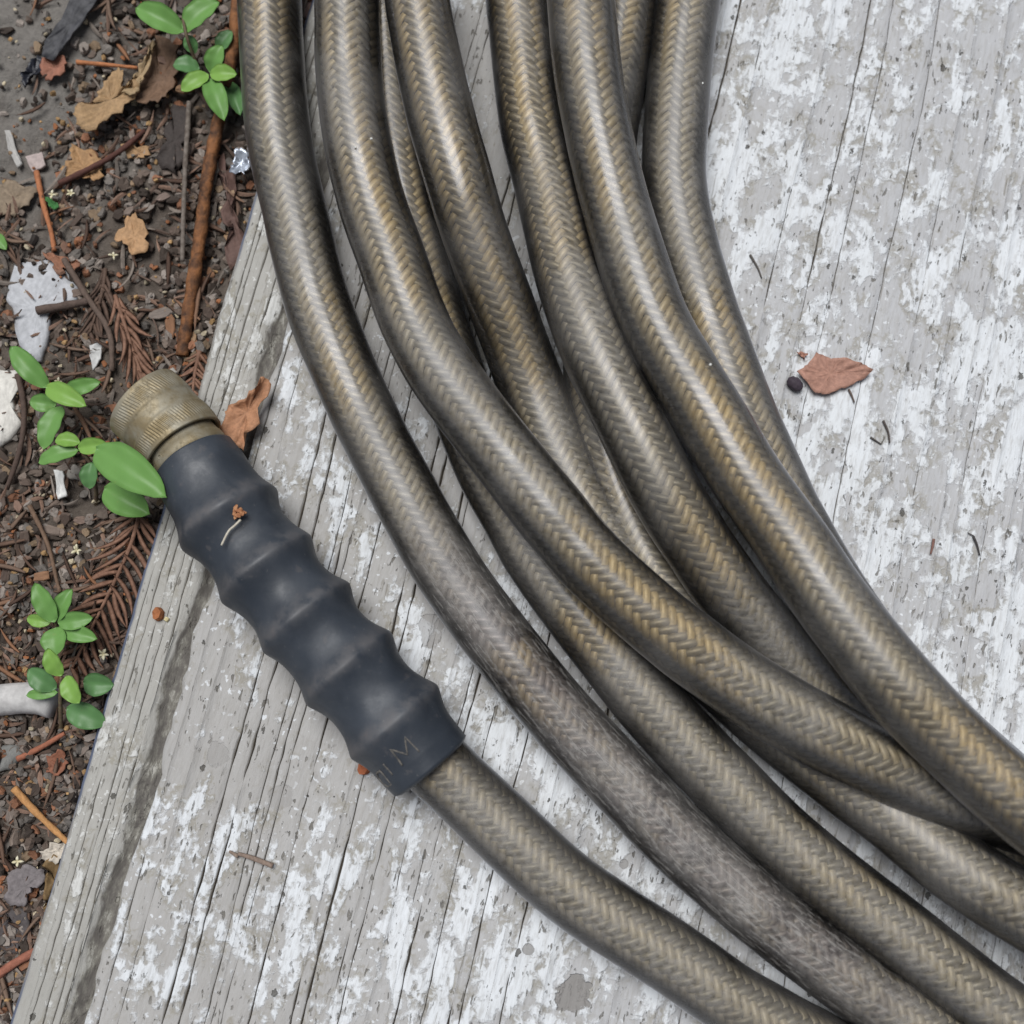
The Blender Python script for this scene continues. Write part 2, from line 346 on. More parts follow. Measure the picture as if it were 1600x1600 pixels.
# ------------------------------------------------------------------ board
rows = np.arange(-250, 400, 1.4); NR = len(rows)
def wob(seed, amp):
    return amp*(smooth_noise1(seed, rows/38+500)+.45*smooth_noise1(seed+1, rows/11+500)+.42*smooth_noise1(seed+2, rows/3.7+500))
def board_mesh(name, ulo, uhi, cracks, edge_lo, edge_hi, seed, dirt=None):
    """columns follow each crack exactly; edge_lo / edge_hi: lists of (du, z, dirt) from the outside in"""
    shared = 1.1*smooth_noise1(seed, rows/70+300)
    cols = []                                                              # (u(v), z(v), crk, dirt, side)
    top = lambda u: .28*noise2(seed+5, u/9, rows/60)+.12*noise2(seed+6, u/2.2, rows/16)
    for (u, z, d, sdv, wa) in edge_lo:
        cols.append((ulo+u+wob(seed+71, wa), np.full(NR, z)+top(np.full(NR, u))*(1 if z > -2 else .4), 0, d, sdv))
    prev = ulo+edge_lo[-1][0] if edge_lo else ulo
    for k, (uc, wm, thr) in enumerate(cracks):
        c = uc+shared+wob(seed+100+7*k, .33)+.5*smooth_noise1(seed+900+k, rows/90+200)
        env = smooth_noise1(seed+400+k, rows/55+100)+.5*smooth_noise1(seed+500+k, rows/13+100)
        w = np.clip(wm*np.clip((env-thr)*1.8, 0, 1)*(.7+.4*smooth_noise1(seed+600+k, rows/4+50)), .015, None)
        dep = np.minimum(2.6, 7.0*w)*np.clip((w-.03)*12, 0, 1)
        nf = max(2, int((uc-prev)/3.2))
        pc = cols[-1][0]
        for j in range(1, nf+1):
            f = j/(nf+1); u = pc*(1-f)+(c-w*1.7)*f; cols.append((u, top(u), 0, 0, 0))
        cols.append((c-w*1.7, top(c)-.03, 0, 0, 0)); cols.append((c-w, top(c)-.12*np.clip(w*8, 0, 1), .25, 0, 0))
        cols.append((c-w*.35, top(c)-dep, 1, 0, 0)); cols.append((c+w*.35, top(c)-dep, 1, 0, 0))
        cols.append((c+w, top(c)-.12*np.clip(w*8, 0, 1), .25, 0, 0)); cols.append((c+w*1.7, top(c)-.03, 0, 0, 0)); prev = uc
    pc = cols[-1][0]; eh = uhi+edge_hi[0][0]+wob(seed+83, edge_hi[0][4]); nf = max(2, int((uhi-prev)/3.2))
    for j in range(1, nf+1):
        f = j/(nf+1); u = pc*(1-f)+eh*f; cols.append((u, top(u), 0, 0, 0))
    for (u, z, d, sdv, wa) in edge_hi:
        cols.append((uhi+u+wob(seed+83, wa), np.full(NR, z)+top(np.full(NR, u))*(1 if z > -2 else .4), 0, d, sdv))
    U = np.stack([c[0] for c in cols], 1); Z = np.stack([c[1] for c in cols], 1); Vv = np.repeat(rows[:, None], U.shape[1], 1)
    pts = np.stack([U, Vv, Z], -1).reshape(-1, 3); n = U.shape[1]; Q = quads_grid(NR, n)
    # close the underside and the two ends
    b = len(pts); bot = pts.reshape(NR, n, 3)[:, [0, -1]].copy(); bot[..., 2] = -20.0; pts = np.vstack([pts, bot.reshape(-1, 3)])
    bi = b+np.arange(NR*2).reshape(NR, 2); r = np.arange(NR-1)
    side = [np.stack([r*n, (r+1)*n, bi[r+1, 0], bi[r, 0]], 1), np.stack([(r+1)*n+n-1, r*n+n-1, bi[r, 1], bi[r+1, 1]], 1), np.stack([bi[r, 0], bi[r+1, 0], bi[r+1, 1], bi[r, 1]], 1)]
    me = mesh_np(name, pts, np.vstack([Q]+side))
    ex = np.zeros(NR*2)
    attr_f(me, 'crk', np.concatenate([np.tile([c[2] for c in cols], NR), ex])); attr_f(me, 'dirt', np.concatenate([np.tile([c[3] for c in cols], NR), ex]))
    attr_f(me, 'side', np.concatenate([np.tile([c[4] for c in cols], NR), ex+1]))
    return me
board = empty('painted_board', (_o[0], _o[1], -20), 'weathered wooden board with cracked, peeling white and grey paint under the hose', 'wooden board')
cr = []; u = 4.0
while u < 330:
    cr.append((u, random.choice([.16, .22, .3, .38, .52]), random.choice([-.7, -.4, -.1, .1, .3, .45]))); u += random.choice([2.5, 3.5, 4.5, 6, 7.5, 9, 12])*(1 if u < 110 else 1.7)
face = board_mesh('board_face', 0, 345, cr, [(.1, -7, 0, 0, 1.3), (.5, -2.2, .6, 0, 1.35), (1.1, -.55, .3, 0, 1.4), (2.4, -.08, 0, 0, 1.2)], [(-.5, 0, 0, 0, 0), (0, -1, 0, 0, 0)], 31)
strip_cr = [(-17.9, .22, -.5), (-15.6, .24, -.7), (-12.4, .3, -.8), (-9.6, .2, -.2), (-7.3, .34, -.4)]
strip = board_mesh('edge_strip', -21.5, -2.7, strip_cr, [(-.6, -12, 0, 1, .25), (-.2, -4.2, 0, 1, .3), (1.3, -1.5, 0, 1, .35), (1.9, -.5, 0, .1, .35)],
                   [(-2.4, -.2, .30, 0, 1.2), (-.9, -.4, .40, 0, 1.5), (0, -1.0, .5, 0, 1.6), (.9, -2.0, .8, 0, 1.3), (2.2, -2.6, 1, 0, .5), (4.0, -3.0, 1, 0, .3), (6.2, -3.4, 1, 0, 0)], 57)
R_B = (0, 0, BOARD_ROT)
for nm, me, mt, lab in (('board_face', face, mat_board(False), 'wide face with long cracks and flaking white paint'), ('edge_strip', strip, mat_board(True), 'narrow cream edge strip beyond a dirty groove')):
    o = obj(nm, me, mt, board, (0, 0, 20*MM)); o.rotation_euler = R_B; o['label'] = lab

# ------------------------------------------------------------------ hose
R_OUT, R_BR, R_CORE, N_ST, ALPHA = 10.3, 9.15, 8.25, 14, math.radians(53)
hose_base = P(700, 1100, 0)
hose = empty('garden_hose', hose_base, 'coiled clear-sheathed hose with tan braided yarn, black rubber grip and brass coupling', 'hose')
def put(me_name, V, Q, T=None, m=None, parent=hose, name=None, smooth=True):
    me = mesh_np(me_name, V-hose_base, Q, T, smooth); return obj(name or me_name, me, m, parent), me
def hose_run(pts, seed, stain=None):
    c, s = spline(np.array([P(x, y, z+.6) for x, y, z in pts]), .58); n = len(c); T, Nn, B = frames(c)
    c = c+.35*smooth_noise1(seed+5, s/31+60)[:, None]*B; T, Nn, B = frames(c); rv = .16*smooth_noise1(seed, s/23+40)+.10*smooth_noise1(seed+1, s/9+40)
    stn = np.zeros(n)
    if stain is not None:
        pa, pb = (float(s[np.argmin(np.linalg.norm(c-P(*q, 10), axis=1))]) for q in stain); stn = np.clip((s-pa)/35, 0, 1)*np.clip((pb-s)/35, 0, 1)
    # sheath
    c2 = c[::4]; V, Q, Tr = tube(c2, R_OUT+rv[::4], 40, True)
    o, me = put('hose_loop', V, Q, Tr, SHEATH)
    th = np.linspace(0, 2*math.pi, 40, endpoint=False); uu = np.stack([np.broadcast_to(np.cos(th)*9.5, (len(c2), 40)), np.broadcast_to(s[::4][:, None], (len(c2), 40)), np.broadcast_to(np.sin(th)*9.5, (len(c2), 40))], -1).reshape(-1, 3)
    attr_v(me, 'tub', np.vstack([uu, uu[:2]])); attr_f(me, 'stain', np.concatenate([np.repeat(stn[::4], 40), [0, 0]]))
    # braid: 2 over / 2 under, twelve strands each way
    k = math.tan(ALPHA)/R_BR; hw = .5*2*math.pi*R_BR*math.cos(ALPHA)/N_ST*.97; prof_x = np.array([-1, -.62, 0, .62, 1.0]); prof_h = np.array([-.40, .15, .24, .15, -.40]); A = .52
    VV, QQ, FB, ST = [], [], [], []; off = 0; base_q = quads_grid(n, 5)
    r = np.random.default_rng(seed); ph0 = r.uniform(0, 2*math.pi); tw = r.uniform(-.0035, .0035)
    for fam in (0, 1):
        sg = 1 if fam == 0 else -1
        for i in range(N_ST):
            phi = 2*math.pi*i/N_ST+sg*k*s+.014*smooth_noise1(seed+70+i+50*fam, s/5+17*i); ph = (i+(N_ST*(phi+sg*k*s)/(2*math.pi))); h = A*np.cos(math.pi/2*(ph-.5))*sg
            h = np.clip(h*1.25, -A, A*.9)+.05*smooth_noise1(seed+i, s/4+9*i)
            dphi = prof_x[None]*hw*math.cos(ALPHA)/R_BR; ds = -sg*prof_x[None]*hw*math.sin(ALPHA); phi = phi+ph0+tw*s
            ph2 = phi[:, None]+dphi*(1+.16*smooth_noise1(seed+30+i+50*fam, s/6+5*i))[:, None]; rad = R_BR+rv[:, None]+h[:, None]+prof_h[None]
            er = np.cos(ph2)[..., None]*Nn[:, None]+np.sin(ph2)[..., None]*B[:, None]
            v = c[:, None]+rad[..., None]*er+ds[..., None]*T[:, None]
            et = -np.sin(phi)[:, None]*Nn+np.cos(phi)[:, None]*B; fb = sg*math.sin(ALPHA)*et+math.cos(ALPHA)*T
            VV.append(v.reshape(-1, 3)); QQ.append((base_q if fam else base_q)+off); off += n*5
            FB.append(np.repeat(fb, 5, 0)); ST.append(np.stack([np.tile(prof_x+7*i+100*fam, n), np.repeat(s/math.cos(ALPHA), 5), np.full(n*5, fam)], 1))
    b, me = put('yarn_braid', np.vstack(VV), np.vstack(QQ), None, YARN, o); b['kind'] = 'stuff'
    attr_v(me, 'fiber', np.vstack(FB)); attr_v(me, 'strand', np.vstack(ST)); attr_f(me, 'stain', np.tile(np.repeat(stn, 5), 2*N_ST))
    V, Q, Tr = tube(c[::6], R_CORE, 24, True); put('inner_tube', V, Q, Tr, CORE, o)
    return o
RUNS = {
 'A': [(645, 1158, 12), (690, 1203, 10.5), (784, 1294, 9.6), (879, 1379, 9.6), (976, 1448, 9.6), (1070, 1510, 9.6), (1150, 1564, 9.6), (1238, 1616, 9.6), (1340, 1672, 9.6), (1460, 1735, 9.6)],
 'B': [(418, -110, 9), (421, 0, 9), (430, 156, 9.3), (441, 250, 9.5), (463, 344, 9.5), (487, 437, 9.5), (508, 505, 9.5), (556, 621, 9.5), (627, 759, 9.5), (711, 906, 9.5), (806, 1034, 9.6), (919, 1166, 9.6), (1034, 1287, 9.6), (1134, 1375, 9.6), (1194, 1427, 9.6), (1319, 1523, 9.6), (1459, 1619, 9.6), (1570, 1690, 9.6), (1690, 1760, 9.6)],
 'C': [(540, -120, 23), (544, 0, 23), (546, 125, 23), (558, 219, 23), (580, 313, 23), (608, 395, 24), (644, 500, 26), (694, 590, 28), (790, 715, 28), (877, 822, 28), (936, 889, 28), (1050, 989, 28), (1169, 1075, 27), (1250, 1125, 26), (1336, 1172, 25), (1431, 1219, 23), (1506, 1250, 21), (1600, 1285, 16), (1720, 1335, 11), (1820, 1380, 9.6)],
 'C2': [(600, -110, 9.6), (602, 0, 9.6), (606, 100, 9.6), (614, 210, 9.6), (630, 312, 9.6), (652, 405, 9.6), (678, 500, 9.6), (712, 600, 9.6), (737, 672, 9.6), (767, 742, 9.6), (806, 808, 9.6), (840, 868, 9.6), (893, 945, 9.6), (979, 1055, 9.6), (1052, 1139, 9.6), (1197, 1287, 10), (1342, 1409, 11), (1519, 1547, 12), (1640, 1635, 12), (1740, 1705, 12)],
 'D': [(640, -110, 27), (652, 0, 27), (669, 94, 27), (690, 188, 26), (718, 281, 25), (742, 362, 22), (792, 500, 15), (837, 618, 9.6), (880, 725, 9.6), (940, 835, 9.6), (1020, 945, 9.6), (1120, 1050, 9.6), (1250, 1165, 10.5), (1381, 1266, 15), (1491, 1350, 20), (1600, 1420, 23), (1720, 1490, 24), (1820, 1545, 24)],
 'E': [(797, -110, 13), (808, 0, 13), (819, 94, 13.5), (833, 203, 15), (854, 297, 17), (883, 406, 21), (910, 490, 24), (944, 575, 26.5), (997, 681, 27), (1050, 787, 26), (1125, 903, 22), (1194, 987, 16), (1256, 1062, 11), (1340, 1150, 9.6), (1440, 1240, 9.6), (1560, 1330, 9.6), (1700, 1425, 9.6), (1800, 1490, 9.6)],
 'F': [(897, -110, 31), (907, 0, 31), (918, 109, 31), (940, 227, 31), (965, 328, 31), (997, 434, 31.5), (1024, 507, 32), (1065, 582, 32), (1118, 669, 33), (1166, 748, 34), (1246, 859, 36), (1303, 945, 38), (1423, 1094, 41), (1553, 1222, 42), (1660, 1308, 42), (1790, 1400, 42)],
 'E2': [(985, -110, 9.6), (976, 0, 9.6), (963, 94, 9.6), (948, 190, 9.6), (936, 300, 9.6), (930, 420, 9.6), (930, 540, 9.6), (936, 630, 9.6), (955, 720, 9.6), (980, 800, 9.6), (1012, 880, 9.6), (1075, 965, 9.6), (1160, 1045, 9.6)],
 'I': [(1090, -110, 10.5), (1077, 0, 10.5), (1062, 109, 10.5), (1055, 200, 10.5), (1055, 281, 10.5), (1067, 362, 10.5), (1085, 432, 10.5), (1107, 505, 10.5), (1155, 636, 10.5), (1192, 717, 10.5), (1230, 800, 10.5), (1268, 870, 10.5), (1335, 975, 10.5), (1430, 1090, 10.5), (1530, 1190, 10.5), (1660, 1300, 10.5), (1790, 1390, 10.5)],
}
for q, (nm, pts) in enumerate(RUNS.items()): hose_run(pts, 200+17*q, ((640, 790), (1440, 1610)) if nm == 'B' else None)

# grip and coupling, turned round one gently bent axis
axis_pts = [(216, 620, 13.2), (256, 658, 13.8), (300, 712, 14.6), (361, 815, 15.8), (480, 968, 15.9), (600, 1108, 15.6), (678, 1204, 14.2), (720, 1256, 13.6)]
AX, AS = spline(np.array([P(*p) for p in axis_pts]), .5)
def s_at(px, py, z):
    p = P(px, py, z); return AS[int(np.argmin(np.linalg.norm(AX-p, axis=1)))]
S0, S1 = s_at(304, 718, 14.8), s_at(672, 1196, 14.4); L = S1-S0
def turned(name, prof, nseg, m, parent, knurl=None, seg_attr=None):
    """prof: list of (s, r) along the axis; may run back on itself for a rim"""
    ss = np.array([p[0] for p in prof]); rr = np.array([p[1] for p in prof]); T, Nn, B = frames(AX)
    f = lambda arr: np.stack([np.interp(ss, AS, arr[:, j]) for j in range(3)], 1)
    c, n_, b_ = f(AX), f(Nn), f(B); th = np.linspace(0, 2*math.pi, nseg, endpoint=False)
    r2 = np.repeat(rr[:, None], nseg, 1)
    if knurl is not None: r2 = r2+knurl(ss[:, None], th[None])
    V = (c[:, None]+r2[..., None]*(np.cos(th)[None, :, None]*n_[:, None]+np.sin(th)[None, :, None]*b_[:, None])).reshape(-1, 3)
    o, me = put(name, V, quads_grid(len(prof), nseg, True), None, m, parent)
    if seg_attr is not None: attr_f(me, 'crest', np.repeat(seg_attr, nseg))
    return o
def axis_point(s, th, r):
    T, Nn, B = frames(AX); g = lambda a: np.array([np.interp(s, AS, a[:, j]) for j in range(3)])
    return g(AX)+r*(math.cos(th)*g(Nn)+math.sin(th)*g(B))
PXS = L/600.0
crest = np.array([112, 212, 309, 410, 516])*PXS
tt = np.linspace(0, L, 260)
def grip_r(t):
    base = np.interp(t, [0, 6, 18, L*.5, L-14, L-5, L], [12.6, 13.7, 13.6, 13.0, 13.2, 13.6, 13.3])
    bump = sum(np.exp(-np.abs((t-cs)/(4.9))**1.55) for cs in crest)
    return base+2.9*bump
gr = grip_r(tt); cres = np.clip(sum(np.exp(-((tt-cs+1.2)/2.6)**2) for cs in crest), 0, 1)
prof = [(S0+.6, 10.2), (S0, 11.2), (S0-.2, 12.1)]+[(S0+a, b) for a, b in zip(tt, gr)]+[(S1+.6, 12.3), (S1+.9, 11.6), (S1+.6, 10.9), (S1-1, 10.4), (S1-14, 10.2)]
at = np.concatenate([np.zeros(3), cres, np.full(5, .15)])
grip = turned('grip', prof, 96, RUBBER, hose, lambda s_, t_: .16*np.sin(3*t_+s_*.3)+.10*np.sin(7*t_-s_*.21), at)
grip['label'] = 'black ribbed rubber grip sleeve with raised letters at its open end'
coup = bpy.data.objects.new('coupling', None); scene.collection.objects.link(coup); coup.parent = hose; coup.location = (0, 0, 0); coup['label'] = 'tarnished brass screw coupling'
SN0, SN1 = s_at(224, 630, 13.4), s_at(291, 692, 14.2)
turned('ferrule', [(SN1-3, 8.5), (SN1-3, 10.6), (SN1-.5, 10.9), (SN1+2, 11.2), (S0-3.2, 11.5), (S0-1.2, 11.8), (S0-.2, 11.6), (S0+.4, 11.0), (S0+1, 9)], 96, BRASS, coup)
ln = SN1-SN0
def knurl(s_, t_):
    f = (s_-SN0)/ln; band = np.clip(1-np.abs((f-.20)/.13)**6, 0, 1)+np.clip(1-np.abs((f-.80)/.13)**6, 0, 1)
    tri = np.abs(((t_*84/(2*math.pi)+s_*.28) % 1)-.5)*2-.5
    return np.clip(band, 0, 1)*(.20+.22*(.5+.5*np.sin(3*t_+1)))*tri
sn = np.linspace(0, 1, 64)
rn = 12.9-.30*np.clip(1-np.abs((sn-.5)/.14)**6, 0, 1)
prof = [(SN0+3, 10.2), (SN0+.3, 10.5), (SN0-.1, 11.6), (SN0, 12.5)]+[(SN0+a*ln, b) for a, b in zip(sn, rn)]+[(SN1+.1, 12.4), (SN1, 11.9), (SN1-.8, 11.4), (SN1-2, 11.3)]
turned('swivel_nut', prof, 504, BRASS, coup, knurl)
# raised strokes near the end of the grip: M and D, and the small o on the ferrule
def strokes(name, polys, s0, th0, rfun, size, m, parent, rad=.28):
    VV, QQ, TT = [], [], []; off = 0
    for pl in polys:
        pts = []
        for (a, b) in zip(pl[:-1], pl[1:]):
            for f in np.linspace(0, 1, 7, endpoint=False): pts.append((a[0]+(b[0]-a[0])*f, a[1]+(b[1]-a[1])*f))
        pts.append(pl[-1])
        c = np.array([axis_point(s0+y*size, th0+x*size/12.5, rfun(s0+y*size)) for x, y in pts])
        V, Q, Tr = tube(c, rad, 8); VV.append(V); QQ.append(Q+off); TT.append(Tr+off); off += len(V)
    return put(name, np.vstack(VV), np.vstack(QQ), np.vstack(TT), m, parent)[0]
gf = lambda s: float(grip_r(s-S0))-.02
LET = mat_plain('raised_letter', (.06, .06, .06), (.17, .155, .135), .8, .6)
circ = [(.5*math.cos(a), .5+.5*math.sin(a)) for a in np.linspace(0, 2*math.pi, 17)]
TOPTH = 0.12
strokes('letter', [[(-.5, 1), (-.42, 0), (0, .75), (.42, 0), (.5, 1)]], S1-11.5, TOPTH, gf, 5.6, LET, grip)
strokes('letter', [[(-.4, 0), (-.4, 1), (.1, 1), (.42, .7), (.42, .3), (.1, 0), (-.4, 0)]], S1-8.5, TOPTH+.95, gf, 5.0, LET, grip)
strokes('letter', [[(0, 0), (0, 1)]], S1-9.5, TOPTH+.56, gf, 4.0, LET, grip)
strokes('letter', [circ], S0-3.6, .62, lambda s: 11.55, 1.6, BRASS, coup, .16)

# ------------------------------------------------------------------ litter on the soil
LIT = mat_litter('loose_litter', use_attr=True, amount=.45, scale=1.0)
def gz(p): return float(ground_z(np.array([p[0]]), np.array([p[1]]))[0])
def G(px, py, up=0.0):
    """point on the soil under a photo pixel"""
    z = -8.5
    for _ in range(3): z = gz(P(px, py, z))
    p = P(px, py, z+up); return p
def col_attr(me, c, var=.15):
    n = len(me.vertices); a = np.tile(np.array(c, float), (n, 1))*(1+var*rng.uniform(-1, 1, (n, 1))); attr_c(me, 'col', a)
def twig(name, pts, r, color, label, cat, group=None, taper=.75, bumpy=.12, mat=None, step=1.2, nseg=9):
    c, s = spline(np.array(pts), step); n = len(c); sd = random.randrange(9999)
    rad = np.interp(s, [0, s[-1]], [r, r*taper])[:, None]*(1+bumpy*smooth_noise1(sd, s/2.3+30)[:, None]+bumpy*.6*noise2(sd, (s/1.5)[:, None]+np.zeros((1, nseg)), np.arange(nseg)[None]*1.3+np.zeros((n, 1))))
    V, Q, T = tube(c, rad, nseg); b = c[n//2].copy(); me = mesh_np(name, V-b, Q, T); col_attr(me, color)
    return tag(obj(name, me, mat or LIT, None, Vector(b)*MM), label, cat, group)
def flat_piece(name, outline, z_fun, thick, color, label, cat, group=None, curl=2.0, mat=None, parent=None, rough=.25, rings=5, var=.12, wav=1.0):
    """a thin piece with its outline taken at its resting height; z_fun gives the height of a point; curl lifts the rim (mm)"""
    o = np.array(outline, float); c0 = o.mean(0); n0 = len(o); per = []
    for i in range(n0):                                           # ragged, denser outline
        a, b = o[i], o[(i+1) % n0]
        nn = np.array([-(b-a)[1], (b-a)[0]])
        for f in (0, .2, .4, .6, .8): per.append(a+(b-a)*f+nn*(.10*math.sin(f*math.pi*2+a[0])+.05*math.sin(f*17+a[1]))*(wav if f else 0))
    per = np.array(per); n = len(per); jit = np.random.default_rng(int(abs(c0[0]*7+c0[1]*13)) % 9999)
    per = per+jit.normal(0, .75*min(1, wav+.15), per.shape)
    base = z_fun(*c0); R = max(1e-3, np.linalg.norm(P(*per[0], base)-P(*c0, base)))
    V = [np.array([*P(*c0, base+0)])]; Rg = []
    ph = jit.uniform(0, 6.3)
    for k in range(1, rings+1):
        f = k/rings
        for i in range(n):
            q = c0+(per[i]-c0)*f; p = P(q[0], q[1], base); th = i/n*2*math.pi
            lift = curl*f*f*(.35+.65*math.sin(th+ph)**2)+rough*jit.normal()*(.5+f*.5)+.5*rough*math.sin(5*th+3*f)
            V.append(np.array([p[0], p[1], p[2]+lift]))
    V = np.array(V); m_ = len(V); low = V.copy(); low[:, 2] -= thick; b0 = V[0].copy()
    T = [(0, 1+i, 1+(i+1) % n) for i in range(n)]; T += [(m_, m_+1+(i+1) % n, m_+1+i) for i in range(n)]; Q = []
    for k in range(rings-1):
        a = 1+k*n
        for i in range(n):
            j = (i+1) % n; Q.append((a+i, a+n+i, a+n+j, a+j)); Q.append((m_+a+j, m_+a+n+j, m_+a+n+i, m_+a+i))
    a = 1+(rings-1)*n
    for i in range(n): j = (i+1) % n; Q.append((a+i, m_+a+i, m_+a+j, a+j))
    me = mesh_np(name, np.vstack([V, low])-b0, np.array(Q), np.array(T)); col_attr(me, color, var)
    return tag(obj(name, me, mat or LIT, parent, Vector(b0)*MM), label, cat, group)
def soil_up(up):
    return lambda x, y: gz(G(x, y))+up
def board_up(up): return lambda x, y: up

# loose chips: a dozen shapes, each chip an object of its own
def chip_mesh(seed, ln, wd, th):
    r = np.random.default_rng(seed); n = 9; a = np.linspace(0, 2*math.pi, n, endpoint=False)+r.uniform(-.2, .2, n)
    rr = r.uniform(.7, 1.1, n); x = np.sign(np.cos(a))*np.abs(np.cos(a))**.7*ln/2*rr; y = np.sin(a)*wd/2*rr
    top = np.stack([x*.86, y*.86, th*r.uniform(.75, 1.2, n)], 1); mid = np.stack([x, y, np.full(n, th*.35)], 1); bot = np.stack([x*.9, y*.9, np.full(n, -th*.4)], 1)
    V = np.vstack([top, mid, bot, [[0, 0, th*1.05]]]); Q = np.vstack([np.array([[i+n, (i+1) % n+n, (i+1) % n, i] for i in range(n)]), np.array([[i+2*n, (i+1) % n+2*n, (i+1) % n+n, i+n] for i in range(n)])])
    T = np.array([[3*n, i, (i+1) % n] for i in range(n)]); return V, Q, T
BARK = mat_litter('bark_chip', [(0, (.052, .040, .033)), (.35, (.115, .084, .068)), (.6, (.19, .146, .12)), (.75, (.23, .20, .178)), (.9, (.22, .10, .056)), (1, (.29, .195, .115))], amount=.55, scale=.9, stretch=(3, 1, 1))
NEED = mat_litter('dry_needle', [(0, (.075, .046, .034)), (.4, (.14, .085, .06)), (.75, (.19, .13, .095)), (1, (.26, .125, .065))], amount=.3, scale=1.0)
protos = []
for k in range(14):
    V, Q, T = chip_mesh(50+k, random.uniform(4.2, 10), random.uniform(1.8, 4.2), random.uniform(.5, 1.1)); me = mesh_np('bark_chip', V, Q, T, False); me.materials.append(BARK); protos.append(me)
def edge_x(py): return 375-(py-425)*.2936
def soil_spot(margin=10, avoid=True):
    while True:
        py = random.uniform(-70, 1670); px = random.uniform(-90, edge_x(py)-margin)
        if noise2(77, np.array([px/60.]), np.array([py/60.]))[0] < -.25 and random.random() < .55: continue
        if avoid and px < 150-py*.25 and py < 330 and random.random() < .86: continue
        return px, py
nb = 0
for k in range(270):
    px, py = soil_spot(16); p = G(px, py, random.uniform(.2, 2.2)); o = bpy.data.objects.new('bark_chip', random.choice(protos)); scene.collection.objects.link(o)
    o.location = Vector(p)*MM; o.rotation_euler = (random.gauss(0, .28), random.gauss(0, .28), random.uniform(0, 6.28))
    tag(o, 'small angular bark chip lying loose in the brown mulch', 'bark chip', 'bark chips scattered over the soil')
def needle_mesh(ln, w, seed):
    r = np.random.default_rng(seed); t = np.linspace(0, 1, 7); wd = w*np.array([.35, .85, 1, 1, .9, .6, .08])/2; bend = r.uniform(-.12, .12)*ln
    x = t*ln-ln/2; y = bend*4*(t-.5)**2; z = r.uniform(-.1, .25)*ln*.3*(2*t-1)**2
    V = np.concatenate([np.stack([x, y-wd, z], 1), np.stack([x, y, z+.28], 1), np.stack([x, y+wd, z], 1), np.stack([x, y, z-.2], 1)]); n = 7; Q = []
    for i in range(n-1):
        for a in range(4): b = (a+1) % 4; Q.append((a*n+i, a*n+i+1, b*n+i+1, b*n+i))
    return V, np.array(Q)[:, ::-1], np.array([[0, n, 2*n], [0, 2*n, 3*n]])
nprot = []
for k in range(8):
    V, Q, T = needle_mesh(random.uniform(9, 17), random.uniform(1.2, 1.9), 300+k); me = mesh_np('dry_needle', V, Q, T); me.materials.append(NEED); nprot.append(me)
for k in range(190):
    px, py = soil_spot(22); p = G(px, py, random.uniform(1.4, 3.4)); o = bpy.data.objects.new('dry_needle', random.choice(nprot)); scene.collection.objects.link(o)
    o.location = Vector(p)*MM; o.rotation_euler = (random.gauss(0, .2), random.gauss(0, .16), random.uniform(0, 6.28))
    tag(o, 'single dry brown conifer needle lying loose on the mulch', 'needle', 'loose conifer needles on the mulch')
# crumbs and fines: too many to count
def stuff(name, count, size, cols, label, margin, up, avoid=True, shape='crumb'):
    VV, QQ, TT, CC = [], [], [], []; off = 0; cols = [np.array(c) for c in cols]
    for k in range(count):
        px, py = soil_spot(margin, avoid); c = G(px, py, random.uniform(*up)); s_ = random.uniform(*size)
        if shape == 'crumb': V, Q, T = chip_mesh(random.randrange(10**6), s_*random.uniform(.8, 1.5), s_*random.uniform(.6, 1), s_*random.uniform(.25, .6))
        else: V, Q, T = needle_mesh(s_*5, s_*.6, random.randrange(10**6))
        R = np.array(Matrix.Rotation(random.uniform(0, 6.28), 3, 'Z') @ Matrix.Rotation(random.gauss(0, .4), 3, 'X') @ Matrix.Rotation(random.gauss(0, .3), 3, 'Y'))
        VV.append(V@R.T+c); QQ.append(Q+off); TT.append(T+off); off += len(V); CC.append(np.tile(random.choice(cols)*random.uniform(.85, 1.6), (len(V), 1)))
    me = mesh_np(name, np.vstack(VV), np.vstack(QQ), np.vstack(TT), False); attr_c(me, 'col', np.vstack(CC))
    return tag(obj(name, me, LIT), label, 'litter', None, 'stuff')
DK = [(.048, .037, .030), (.098, .075, .061), (.155, .123, .102), (.21, .182, .16), (.125, .112, .10)]
stuff('mulch_litter', 4300, (1.3, 4.4), DK+DK+[(.20, .095, .055), (.16, .115, .075)], 'fine dark brown mulch of broken bark and soil crumbs', 6, (-.6, .9))
stuff('fine_litter', 1500, (.7, 2.1), [(.24, .10, .045), (.30, .19, .09), (.20, .14, .09), (.11, .10, .09), (.36, .31, .22), (.03, .022, .018)], 'tiny tan and rust crumbs sprinkled over the soil', 8, (.4, 2.6), False)
stuff('needle_litter', 1000, (1.2, 2.5), [(.135, .085, .062), (.085, .058, .045), (.18, .115, .085), (.16, .135, .115)], 'short broken needle fragments mixed through the mulch', 20, (.3, 2.4), True, 'needle')

